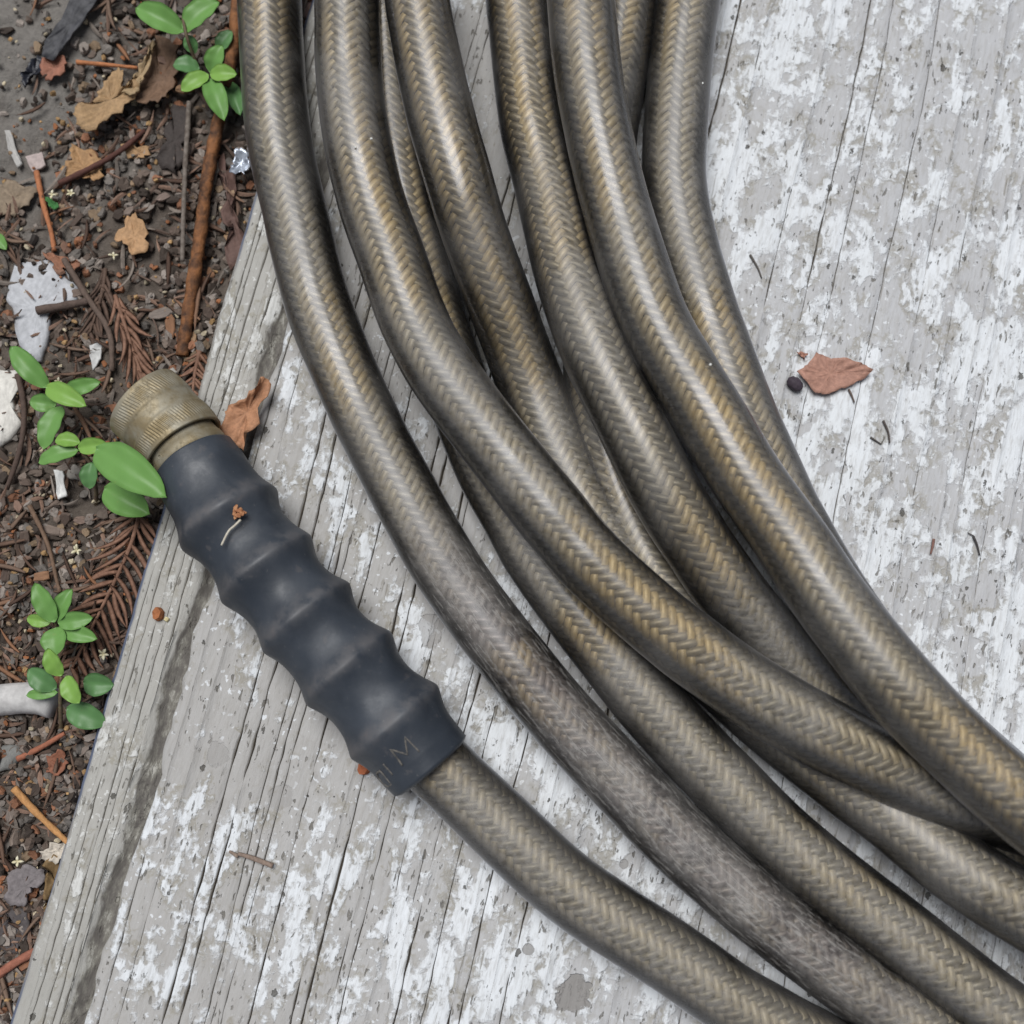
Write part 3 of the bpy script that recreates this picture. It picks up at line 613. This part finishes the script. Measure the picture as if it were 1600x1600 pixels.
# dry conifer sprigs: a stem and each needle
SPR = mat_plain('dry_sprig', (.15, .078, .05), (.27, .148, .098), .5, .7, .3)
SPR2 = mat_plain('old_sprig', (.075, .048, .036), (.14, .09, .066), .5, .75, .3)
def sprig(stem_px, up, nl, ln_px, label, mat, ang=(38, 46), w=1.75):
    pts = np.array([G(x, y, u_) for (x, y), u_ in zip(stem_px, up)]); c, s = spline(pts, .8); base = c[0].copy()
    e = empty('conifer_sprig', base, label, 'sprig', 'dry conifer sprigs')
    V, Q, T = tube(c, np.linspace(.75, .4, len(c)), 7); obj('stem', mesh_np('stem', V-base, Q, T), mat, e)
    T_, N_, B_ = frames(c)
    for side in (-1, 1):
        for k in range(nl):
            f = (k+.5+random.uniform(-.2, .2))/nl; i = min(len(c)-1, int(f*len(c))); L_ = ln_px/5.0*(.55+.6*math.sin(math.pi*min(1, f*.85+.18)))*random.uniform(.85, 1.12)
            a = math.radians(random.uniform(*ang)); d = math.cos(a)*T_[i]+side*math.sin(a)*B_[i]; d = d/np.linalg.norm(d)
            V, Q, T = needle_mesh(L_, w*random.uniform(.85, 1.1), random.randrange(10**6)); V[:, 0] += L_/2
            up_ = N_[i]*math.cos(.25*side)+B_[i]*math.sin(.25*side); y_ = np.cross(up_, d); y_ /= np.linalg.norm(y_); z_ = np.cross(d, y_)
            droop = -random.uniform(.00, .16); Vw = c[i]+V[:, :1]*(d+z_*droop)+V[:, 1:2]*y_+V[:, 2:3]*z_
            obj('needle', mesh_np('needle', Vw-base, Q, T), mat, e)
    return e
sprig([(220, 796), (205, 850), (180, 907), (150, 968), (112, 1045)], [5, 5.2, 5, 4.5, 3.8], 17, 66, 'large rust brown conifer sprig lying below the grip beside the board edge', SPR, (42, 52))
sprig([(180, 462), (196, 510), (212, 560), (228, 600)], [4.5, 5, 4.5, 4], 10, 56, 'brown conifer sprig lying above the brass coupling', SPR, (16, 30), 1.9)
sprig([(312, 548), (305, 580), (300, 622)], [5, 5, 4], 8, 28, 'small pale brown conifer sprig tip wedged between coupling and board', SPR, (45, 60), 1.3)
sprig([(165, 420), (158, 465), (140, 520)], [3.2, 3.6, 3], 8, 50, 'old grey brown conifer sprig half sunk in the mulch below the leaf scraps', SPR2, (18, 34), 1.7)
sprig([(150, 990), (175, 1005), (205, 1000)], [2.5, 2.5, 2], 7, 36, 'old dark conifer sprig under the large rust sprig', SPR2, (40, 55), 1.4)

# twigs and stems
RUST = mat_plain('rusty_bark', (.045, .024, .016), (.27, .115, .045), .22, .75, .9, .0012)
GREY = mat_plain('grey_twig', (.10, .08, .065), (.21, .18, .155), .5, .8, .5)
tw = lambda pts, up: [G(x, y, u_) for (x, y), u_ in zip(pts, up)]
twig('rusty_stick', tw([(374, -30), (366, 60), (355, 130), (338, 205), (322, 290), (314, 360), (300, 450), (284, 556)], [7, 7, 6.5, 6, 6, 5.5, 5, 3]), 2.2, (.2, .1, .05), 'thick rusty orange stick running alongside the hose to the board edge', 'stick', None, .95, .11, RUST)
twig('grey_twig', tw([(296, 160), (290, 250), (287, 330), (285, 408)], [5, 5.5, 5, 4]), .95, (.2, .17, .14), 'thin straight grey twig beside the rusty stick', 'twig', None, .8, .1, GREY)
twig('red_brown_twig', tw([(92, 287), (140, 264), (185, 238), (226, 204)], [3.5, 4.2, 4, 2.5]), 1.1, (.10, .045, .035), 'dark red brown twig lying across a tan leaf scrap', 'twig', None, .8)
twig('orange_stem', tw([(120, 97), (165, 101), (215, 106)], [3, 3.5, 3.2]), .8, (.42, .17, .075), 'short orange stem pointing at the curled tan leaf', 'stem')
twig('orange_stem', tw([(57, 268), (68, 320), (80, 362), (85, 392)], [3, 3.6, 3.4, 2.6]), 1.0, (.40, .16, .075), 'orange stem standing beside cream blossom and a green leaf bit', 'stem')
twig('tan_stem', tw([(22, 1232), (60, 1273), (108, 1318)], [3.5, 4.8, 5.5]), 1.15, (.48, .25, .10), 'bright tan stem leaning on a curled brown leaf at the board edge', 'stem')
twig('red_needle', tw([(-30, 1545), (15, 1510), (63, 1482)], [2.5, 3.6, 3.2]), 1.5, (.30, .12, .08), 'wide red brown blade lying near the corner of the board', 'stem')
twig('thin_red_twig', tw([(28, 1186), (64, 1168), (101, 1146)], [3, 3.5, 3.8]), .95, (.32, .125, .075), 'thin red twig under the lowest green seedling', 'twig')
twig('brown_stem', tw([(46, 790), (75, 850), (88, 905), (94, 925)], [3, 3.5, 3.2, 2.5]), .75, (.17, .11, .075), 'thin brown stem curving into the seedling with six leaves', 'stem')
twig('brown_stem', tw([(28, 585), (38, 640), (32, 700), (10, 765)], [3, 4, 4, 3]), 1.0, (.09, .062, .05), 'dark brown stem bending round the white stone', 'stem')
twig('brown_stem', tw([(58, 485), (100, 478), (140, 470)], [4.5, 5.2, 4]), 1.6, (.105, .075, .062), 'stout brown stem crossing the pale grey stone', 'stem')
twig('brown_stem', tw([(100, 405), (140, 470), (172, 520), (175, 580)], [3.2, 4.6, 4, 3]), 1.1, (.125, .09, .072), 'long bent brown stem beside the conifer sprig above the coupling', 'stem')
twig('pale_stick', tw([(-60, 1098), (0, 1094), (50, 1090), (86, 1099)], [4, 4.2, 4.2, 4]), 5.2, (.52, .51, .50), 'smooth pale grey white stick ending at the seedling by the board', 'stick', None, .9, .03, mat_plain('pale_wood', (.42, .41, .40), (.60, .59, .575), .25, .6, .25))

# leaves and scraps on the soil
Lf = [
 ('dead_leaf', [(122, 175), (150, 160), (158, 145), (172, 125), (187, 110), (197, 120), (194, 142), (216, 132), (221, 147), (203, 162), (170, 190), (140, 212), (126, 203)], 5.0, (.36, .235, .125), 'torn curled tan leaf with ragged lobes below the black strip', 3.5),
 ('dead_leaf', [(247, 65), (283, 78), (277, 118), (271, 145), (255, 165), (235, 170), (205, 158), (215, 140), (235, 100)], 3.6, (.17, .105, .068), 'large dull brown leaf between the tan leaf and the top seedling', 4.0),
 ('leaf_scrap', [(241, 68), (246, 72), (224, 120), (219, 146), (210, 152), (193, 148), (200, 130), (225, 100)], 7.0, (.36, .26, .15), 'pale pointed leaf sliver on top of the dull brown leaf', 2.0),
 ('leaf_scrap', [(112, 225), (150, 240), (162, 255), (160, 280), (150, 285), (128, 278), (105, 282), (95, 265), (115, 252)], 2.4, (.38, .225, .11), 'orange tan leaf scrap with a notch under the red brown twig', 1.6),
 ('leaf_scrap', [(192, 230), (230, 228), (237, 243), (222, 249), (200, 248)], 2.6, (.37, .23, .12), 'small boat shaped tan leaf scrap above the dark bark slab', 1.2),
 ('leaf_scrap', [(200, 340), (215, 336), (232, 365), (230, 392), (210, 402), (200, 385), (180, 375)], 3.2, (.42, .255, .135), 'tan leaf scrap shaped like an arrowhead beside the grey twig', 1.8),
 ('leaf_scrap', [(-6, 290), (25, 285), (62, 300), (40, 325), (-6, 345)], 2.6, (.24, .185, .13), 'broad dull tan leaf scrap beside the orange stem', 1.2),
 ('leaf_scrap', [(67, 92), (98, 88), (108, 100), (95, 120), (70, 126), (66, 112)], 2.6, (.30, .135, .09), 'reddish leaf scrap at the torn end of the black strip', 1.4),
 ('bark_slab', [(272, 165), (298, 170), (292, 240), (275, 275), (248, 258), (256, 210)], 3.0, (.05, .040, .036), 'flat blackish bark slab beside the thin grey twig', .8),
 ('bark_slab', [(352, 240), (370, 300), (386, 400), (362, 425), (345, 330)], 4.0, (.125, .075, .062), 'purplish brown bark slab between rusty stick and hose', 1.2),
 ('bark_slab', [(17, 1362), (42, 1350), (70, 1360), (67, 1380), (45, 1397), (40, 1415), (22, 1415), (5, 1407)], 3.0, (.19, .17, .172), 'pale grey flaky bark slab beside the brown leaf near the board', .8),
 ('bark_slab', [(4, 1418), (42, 1420), (46, 1440), (32, 1492), (3, 1490)], 2.0, (.085, .075, .075), 'dark grey bark slab below the pale grey one', .8),
 ('dead_leaf', [(78, 1342), (108, 1330), (104, 1352), (92, 1392), (80, 1432), (70, 1418), (74, 1380)], 3.0, (.20, .13, .06), 'curled olive brown leaf against the board edge', 3.0),
 ('leaf_scrap', [(62, 1330), (88, 1316), (111, 1316), (112, 1326), (92, 1346), (72, 1348)], 4.6, (.52, .47, .40), 'pale papery scrap under the end of the bright tan stem', 1.0),
 ('leaf_scrap', [(75, 1180), (98, 1172), (108, 1192), (92, 1212), (74, 1206)], 2.6, (.24, .10, .06), 'rusty leaf scrap below the red stem', 1.4),
 ('leaf_scrap', [(70, 395), (92, 400), (128, 412), (118, 425), (88, 420)], 2.8, (.27, .125, .075), 'rusty brown scrap above the pale grey stone', 1.2),
 ('dead_leaf', [(472, -30), (494, -25), (496, 10), (480, 45), (473, 30)], 1.0, (.19, .13, .115), 'dusky pink brown leaf tucked between two hose loops', 1.5),
]
DEADM = mat_litter('dead_leaf', use_attr=True, amount=.55, scale=.8, rough=.65)
for nm, ol, up, c, lab, cu in Lf: flat_piece(nm, ol, soil_up(up), .45 if nm != 'bark_slab' else 1.2, c, lab, {'dead_leaf': 'dead leaf', 'leaf_scrap': 'leaf scrap', 'bark_slab': 'bark'}[nm], None, cu, DEADM)
flat_piece('dead_leaf', [(416, 592), (424, 600), (406, 650), (383, 708), (371, 699), (349, 678), (352, 643), (364, 634), (384, 628), (402, 612)], board_up(5.0), .45, (.40, .205, .115), 'orange brown dead leaf standing between coupling and board groove', 'dead leaf', None, 4.0, DEADM)
STONE = mat_litter('stone', use_attr=True, amount=.42, scale=.45, rough=.7)
for nm, ol, up, c, lab, th in (
 ('stone', [(22, 412), (72, 404), (100, 420), (122, 455), (108, 476), (76, 482), (72, 525), (60, 562), (38, 560), (22, 520), (18, 482), (8, 468)], 3.2, (.46, .47, .49), 'flat pale grey stone with a mottled face in the mulch', 4),
 ('stone', [(-8, 578), (24, 577), (31, 600), (18, 616), (20, 640), (31, 660), (12, 684), (-8, 698)], 4.2, (.64, .62, .57), 'chipped cream white stone beside the seedling', 4),
 ('stone', [(-6, 1164), (24, 1165), (36, 1180), (16, 1201), (-6, 1207)], 2.5, (.19, .19, .18), 'dull grey stone below the pale stick', 3),
 ('stone', [(12, 1572), (36, 1558), (46, 1580), (32, 1602), (10, 1592)], 3, (.44, .42, .38), 'small mottled cream pebble near the board corner', 4),
 ('stone', [(100, 728), (116, 724), (128, 738), (120, 748), (102, 746)], 3, (.40, .37, .33), 'small round grey pebble beside a white shell chip', 3),
 ('stone', [(258, 578), (268, 572), (276, 580), (270, 588), (260, 588)], 5, (.42, .40, .36), 'little cream pebble behind the brass nut', 3),
 ('shell_chip', [(84, 734), (98, 736), (105, 774), (92, 780)], 3.2, (.68, .68, .66), 'thin white shell chip under the seedling with the big leaf', 1),
 ('shell_chip', [(8, 205), (16, 204), (28, 240), (36, 256), (28, 262), (16, 240)], 2.2, (.42, .41, .39), 'long grey white shell chip on the bare soil', 1),
 ('shell_chip', [(40, 246), (66, 238), (72, 258), (52, 270)], 2.4, (.42, .35, .33), 'pinkish grey shell chip above the orange stem', 1),
 ('shell_chip', [(140, 540), (160, 536), (158, 560), (146, 580)], 2.6, (.50, .50, .49), 'pale grey shell chip beside the conifer sprig', 1)):
    flat_piece(nm, ol, soil_up(up), th, c, lab, 'stone' if nm == 'stone' else 'shell chip', None, -1.6 if nm == 'stone' else .8, STONE, rough=.04, wav=.25)
FOIL = mat_plain('foil', (.16, .18, .22), (.55, .60, .68), .3, .25, .4, .0006, .4)
flat_piece('foil_scrap', [(372, 236), (388, 240), (392, 258), (384, 276), (360, 271), (365, 254)], soil_up(6), .3, (.6, .6, .65), 'crumpled silver foil scrap beside the hose', 'foil', None, 2.2, FOIL, rough=.2)
STRIPM = mat_plain('black_strip', (.028, .029, .034), (.085, .085, .092), .3, .6, .5)
flat_piece('plastic_strip', [(128, -40), (172, -40), (150, 5), (120, 48), (96, 80), (84, 96), (66, 88), (70, 66), (96, 32)], soil_up(3.2), .6, (.06, .06, .07), 'flattened dark grey plastic strip lying across the bare soil', 'plastic strip', None, .8, STRIPM, wav=.15)
flat_piece('plastic_strip', [(58, 88), (74, 100), (66, 116), (48, 124), (40, 140), (36, 122), (46, 108)], soil_up(3.0), .6, (.03, .03, .04), 'torn black plastic scrap at the end of the grey strip', 'plastic strip', None, 2.0, mat_plain('black_scrap', (.01, .011, .016), (.03, .033, .045), .5, .35, .6))

# cream blossoms, each with its petals
BLM = mat_plain('cream_blossom', (.62, .55, .33), (.78, .74, .58), .8, .6, .3)
def blossom(px, py, up, label, size=1.7):
    b = G(px, py, up); e = empty('blossom', b, label, 'blossom', 'fallen cream blossoms'); n = random.choice([4, 5])
    for k in range(n):
        a = 2*math.pi*k/n+random.uniform(-.3, .3); l = size*random.uniform(.8, 1.2); w = l*random.uniform(.5, .75); t = np.linspace(0, 1, 5)
        x = t*l; wd = w*np.array([.4, .9, 1, .8, .15])/2; z = .5*l*t*(1-t)*2+random.uniform(-.1, .9)*t*l
        V = np.concatenate([np.stack([x, -wd, z], 1), np.stack([x, 0*x, z+.22], 1), np.stack([x, wd, z], 1), np.stack([x, 0*x, z-.15], 1)]); R = np.array(Matrix.Rotation(a, 3, 'Z')); Q = []
        for i in range(4):
            for q in range(4): Q.append((q*5+i, ((q+1) % 4)*5+i, ((q+1) % 4)*5+i+1, q*5+i+1))
        obj('petal', mesh_np('petal', V@R.T, np.array(Q)), BLM, e)
for (x, y, u_, lb) in ((82, 305, 3.5, 'cream blossom beside the orange stem on bare soil'), (112, 303, 3, 'cream blossom just past the orange stem, beside another blossom'), (92, 597, 5, 'cream blossom touching the seedling leaves by the pale stone'), (121, 860, 4, 'cream blossom on the mulch above the large rust sprig'), (162, 1022, 4, 'cream blossom below the large rust sprig tip'), (28, 1346, 4, 'cream blossom beside the pale grey bark slab'), (178, 400, 3.5, 'cream blossom near the arrowhead leaf scrap')):
    blossom(x, y, u_, lb)

# ------------------------------------------------------------------ seedlings
GREEN = mat_leaf('green_leaf', (.066, .168, .036), (.112, .245, .054)); DULL = mat_leaf('dull_leaf', (.042, .12, .038), (.075, .18, .055)); LIME = mat_leaf('lime_leaf', (.115, .25, .04), (.16, .30, .052))
STEMM = mat_plain('seedling_stem', (.10, .06, .045), (.15, .13, .07), .8, .6, .2)
def leaf_mesh(base, tip, width, fold=.22, arch=.12, twist=0.0):
    d = tip-base; L_ = np.linalg.norm(d); d = d/L_; side = np.cross(np.array([0, 0, 1.0]), d); side /= np.linalg.norm(side); up = np.cross(d, side)
    side, up = side*math.cos(twist)+up*math.sin(twist), up*math.cos(twist)-side*math.sin(twist)
    nu, nv = 15, 9; t = np.linspace(0, 1, nu); w = np.sin(math.pi*t**.93)**.58; w[0] = .05; w[-1] = .015; vv = np.linspace(-1, 1, nv)
    Tt, Vv = np.meshgrid(t, vv, indexing='ij'); W = w[:, None]*width/2
    h = arch*L_*np.sin(math.pi*Tt)+fold*np.abs(Vv)**1.25*W-.10*W*np.clip(np.abs(Vv)-.75, 0, 1)*4+.02*L_*np.sin(Tt*19+Vv*2)*np.abs(Vv)
    V = base+(Tt*L_)[..., None]*d+(Vv*W)[..., None]*side+h[..., None]*up
    top = V.reshape(-1, 3); low = top-up*.22; n = nu*nv; Q = quads_grid(nu, nv); ring = [i*nv for i in range(nu)]+[(nu-1)*nv+j for j in range(1, nv)]+[i*nv+nv-1 for i in range(nu-2, -1, -1)]+[j for j in range(nv-2, 0, -1)]
    E = np.array([[ring[i], ring[(i+1) % len(ring)], ring[(i+1) % len(ring)]+n, ring[i]+n] for i in range(len(ring))])
    uv = np.stack([Tt, Vv, 0*Tt], -1).reshape(-1, 3)
    return np.vstack([top, low]), np.vstack([Q[:, ::-1], Q+n, E]), np.vstack([uv, uv])
def seedling(root, stem, leaves, label):
    """root px; stem [(px,py,up)...]; leaves [(base px,py,up, tip px,py,up, width px, mat)]"""
    b = G(*root); e = empty('seedling', b, label, 'seedling', 'green seedlings in the mulch')
    pts = [G(root[0], root[1], -1)]+[G(x, y, u_) for x, y, u_ in stem]; c, s = spline(np.array(pts), .8); V, Q, T = tube(c, np.linspace(.75, .5, len(c)), 8); obj('stem', mesh_np('stem', V-b, Q, T), STEMM, e)
    for (bx, by, bu, tx, ty, tu, w, mt) in leaves:
        B_, T_ = G(bx, by, bu), G(tx, ty, tu); V, Q, uv = leaf_mesh(B_, T_, w/5.15, random.uniform(.28, .55), random.uniform(.05, .14), random.gauss(0, .12))
        me = mesh_np('leaf', V-b, Q); attr_v(me, 'uv', uv); obj('leaf', me, mt, e)
seedling((318, 150), [(318, 130, 6), (305, 95, 10), (292, 58, 15), (286, 30, 17)], [
  (288, 50, 15, 212, 12, 17, 44, GREEN), (287, 50, 15.5, 342, 3, 18, 46, GREEN), (292, 55, 13, 305, 84, 11, 24, DULL), (312, 108, 9, 270, 102, 10, 34, DULL), (329, 114, 11, 347, 70, 14, 34, GREEN),
  (326, 116, 12, 283, 142, 13, 30, LIME), (328, 116, 12.5, 370, 116, 14, 30, LIME), (326, 124, 11, 351, 188, 13, 38, GREEN), (340, 80, 9, 362, 48, 11, 28, DULL), (358, 128, 7, 376, 180, 8, 28, DULL)],
  'green seedling with ten leaves beside the rusty stick and the hose')
seedling((84, 665), [(86, 650, 6), (82, 625, 11), (74, 604, 15)], [
  (76, 606, 15, 17, 541, 20, 36, GREEN), (72, 604, 15.5, 135, 634, 17, 34, LIME), (98, 612, 13, 157, 596, 15, 27, GREEN), (88, 632, 11, 46, 627, 12, 30, GREEN), (97, 634, 12, 68, 703, 14, 38, GREEN)],
  'green seedling with five leaves between pale stone and white stone')
seedling((150, 790), [(150, 765, 6), (142, 725, 12), (124, 700, 15)], [
  (125, 692, 15, 86, 688, 16, 26, LIME), (123, 704, 15, 60, 723, 15, 29, GREEN), (122, 700, 15.5, 168, 694, 17, 27, LIME), (163, 762, 12, 234, 803, 14, 52, GREEN), (144, 722, 13, 140, 764, 12, 30, DULL), (150, 700, 25, 260, 776, 33, 60, GREEN)],
  'green seedling whose biggest leaf overlaps the brass coupling')
seedling((92, 1010), [(90, 995, 6), (87, 972, 11)], [
  (80, 972, 11, 42, 966, 11, 21, LIME), (88, 980, 11, 88, 1024, 12, 42, GREEN), (92, 980, 11.5, 152, 998, 13, 29, GREEN), (88, 970, 12, 112, 920, 14, 29, GREEN), (90, 973, 12.5, 145, 965, 14, 29, GREEN), (86, 972, 13, 54, 911, 16, 33, GREEN)],
  'green seedling with a rosette of six leaves beside the large rust sprig')
seedling((96, 1150), [(95, 1120, 6), (94, 1085, 12), (96, 1058, 15)], [
  (130, 1066, 10, 178, 1070, 11, 37, DULL), (104, 1106, 9, 166, 1131, 10, 40, DULL), (90, 1082, 12, 41, 1086, 12, 18, GREEN), (88, 1076, 12, 44, 1046, 14, 34, DULL), (96, 1056, 15, 74, 1013, 18, 29, LIME), (103, 1056, 15, 124, 1099, 16, 31, LIME)],
  'green seedling with lime top leaves standing over the pale stick')
seedling((-4, 384), [(-4, 378, 4)], [(-6, 366, 4, 10, 390, 5, 20, GREEN), (-5, 376, 4, -30, 366, 5, 20, GREEN)], 'tiny green seedling on the soil beyond the tan scraps')
flat_piece('leaf_scrap', [(72, 308), (82, 312), (92, 322), (86, 330), (76, 322)], soil_up(3.8), .3, (.05, .17, .05), 'small dark green leaf scrap under the cream blossom', 'leaf scrap', None, 1.0, DEADM)

# ------------------------------------------------------------------ bits lying on the board, the hose and the grip
flat_piece('leaf_scrap', [(1275, 551), (1297, 562), (1315, 561), (1342, 570), (1361, 580), (1350, 592), (1320, 607), (1287, 617), (1272, 615), (1255, 597), (1243, 582), (1260, 572)], board_up(.9), .4, (.37, .205, .155), 'pinkish brown torn leaf on the white painted board', 'leaf scrap', None, 2.2, DEADM, wav=.3)
flat_piece('leaf_scrap', [(1245, 549), (1261, 553), (1257, 563)], board_up(.8), .3, (.38, .20, .15), 'tiny brown leaf tip beside the torn leaf on the board', 'leaf scrap', None, .6, DEADM)
def pod(name, px, py, z, r, c, label, cat):
    V, Q, T = [], [], []; n, k = 14, 9; p = P(px, py, z); ph = np.linspace(.12, math.pi-.12, k); th = np.linspace(0, 2*math.pi, n, endpoint=False); sh = np.random.default_rng(int(px))
    V = np.array([[r*1.15*math.sin(a)*math.cos(b)*(1+.05*sh.normal()), r*.85*math.sin(a)*math.sin(b)*(1+.05*sh.normal()), r*.75*math.cos(a)] for a in ph for b in th]); Q = quads_grid(k, n, True)[:, ::-1]
    V = np.vstack([V, [0, 0, r*.75], [0, 0, -r*.75]]); T = np.array([[k*n, i, (i+1) % n] for i in range(n)]+[[k*n+1, (k-1)*n+(i+1) % n, (k-1)*n+i] for i in range(n)])
    me = mesh_np(name, V, Q, T); col_attr(me, c); o = obj(name, me, DEADM, None, Vector(p)*MM); o.rotation_euler = (0, 0, -.7); return tag(o, label, cat)
pod('seed', 1242, 600, 1.8, 2.5, (.055, .042, .055), 'dark purple seed at the end of the torn leaf on the board', 'seed')
for pts, r, c, lab in (
  ([(1380, 657), (1388, 675), (1390, 692)], .5, (.09, .075, .07), 'short dark splinter on the board below the torn leaf'),
  ([(1360, 683), (1377, 694)], .4, (.09, .08, .075), 'tiny dark splinter lying across from the short one under the torn leaf'),
  ([(1326, 608), (1331, 618), (1335, 629)], .45, (.13, .10, .085), 'thin stalk poking from under the torn leaf on the board'),
  ([(1521, 838), (1527, 852), (1531, 868)], .45, (.06, .055, .055), 'black splinter on white paint beside the thick hose loop'),
  ([(1459, 842), (1457, 855), (1454, 866)], .6, (.20, .11, .09), 'red brown splinter on grey paint near the black splinter'),
  ([(1329, 879), (1335, 888), (1340, 894)], .9, (.15, .05, .045), 'red crumb of bark against the outer hose loop'),
  ([(1172, 398), (1184, 418), (1190, 434)], .5, (.11, .10, .09), 'dark hair-thin twig on the board beside the outer hose loop'),
  ([(426, 1353), (395, 1341), (372, 1334)], 1.1, (.24, .18, .145), 'split tan twig end lying on the board below the grip'),
  ([(372, 1338), (358, 1330)], .8, (.25, .19, .15), 'tan fibre frayed from the split twig on the board'),
  ([(1522, 838), (1512, 832)], .3, (.10, .09, .09), 'fine hair at the tip of the black splinter')):
    twig('splinter', [P(x, y, r+.3) for x, y in pts], r*.8, c, lab, 'splinter', None, .6, .1, None, .6, 7)
def crumb(px, py, z, s_, c, label, cat='crumb', up=None):
    V, Q, T = chip_mesh(int(px*3+py), s_*1.2, s_, s_*.5); p = P(px, py, z); me = mesh_np('crumb', V, Q, T, False); col_attr(me, c)
    o = obj('crumb', me, LIT, None, Vector(p)*MM); o.rotation_euler = (random.gauss(0, .2), random.gauss(0, .2), random.uniform(0, 6)); return tag(o, label, cat)
crumb(570, 1199, .8, 4.0, (.34, .11, .05), 'orange bark crumb on the board under the end of the grip')
crumb(248, 961, .3, 3.8, (.34, .13, .055), 'orange bark crumb on the cream edge strip')
crumb(261, 968, .2, 1.6, (.6, .52, .3), 'cream crumb beside the orange one on the edge strip')
# withered floret on the grip
fz = 31.0; fb = P(376, 802, fz); fl = empty('withered_floret', fb, 'withered rust floret with a pale curled stalk on the black grip', 'floret')
FLM = mat_plain('rust_floret', (.25, .085, .035), (.48, .25, .12), .9, .7, .4)
for k in range(9):
    V, Q, T = chip_mesh(700+k, random.uniform(1.4, 3), random.uniform(.8, 1.6), .5); a = random.uniform(0, 6.28); R = np.array(Matrix.Rotation(a, 3, 'Z') @ Matrix.Rotation(random.gauss(0, .5), 3, 'X'))
    obj('petal', mesh_np('petal', V@R.T+np.array([random.gauss(0, 1.1), random.gauss(0, .9), random.uniform(.2, .9)]), Q, T, False), FLM, fl)
c, s = spline(np.array([P(376, 812, fz+.6), P(366, 822, fz+.8), P(357, 830, fz+.5), P(346, 852, fz+.2)]), .5); V, Q, T = tube(c, np.linspace(.35, .3, len(c)), 7); obj('stalk', mesh_np('stalk', V-fb, Q, T), mat_plain('pale_stalk', (.5, .45, .36), (.66, .62, .52), 1, .6, .2), fl)
# specks caught on the hoses
for (x, y, z, s_) in ((580, 217, 34.6, .7), (555, 230, 34.4, .6), (885, 438, 30.6, 1.1), (1110, 570, 42.6, .7), (1164, 573, 18.5, .7), (1098, 130, 19.0, .6)):
    crumb(x, y, z, s_, (.72, .72, .68), 'tiny pale fleck stuck on a hose loop', 'fleck')['group'] = 'flecks on the hose'
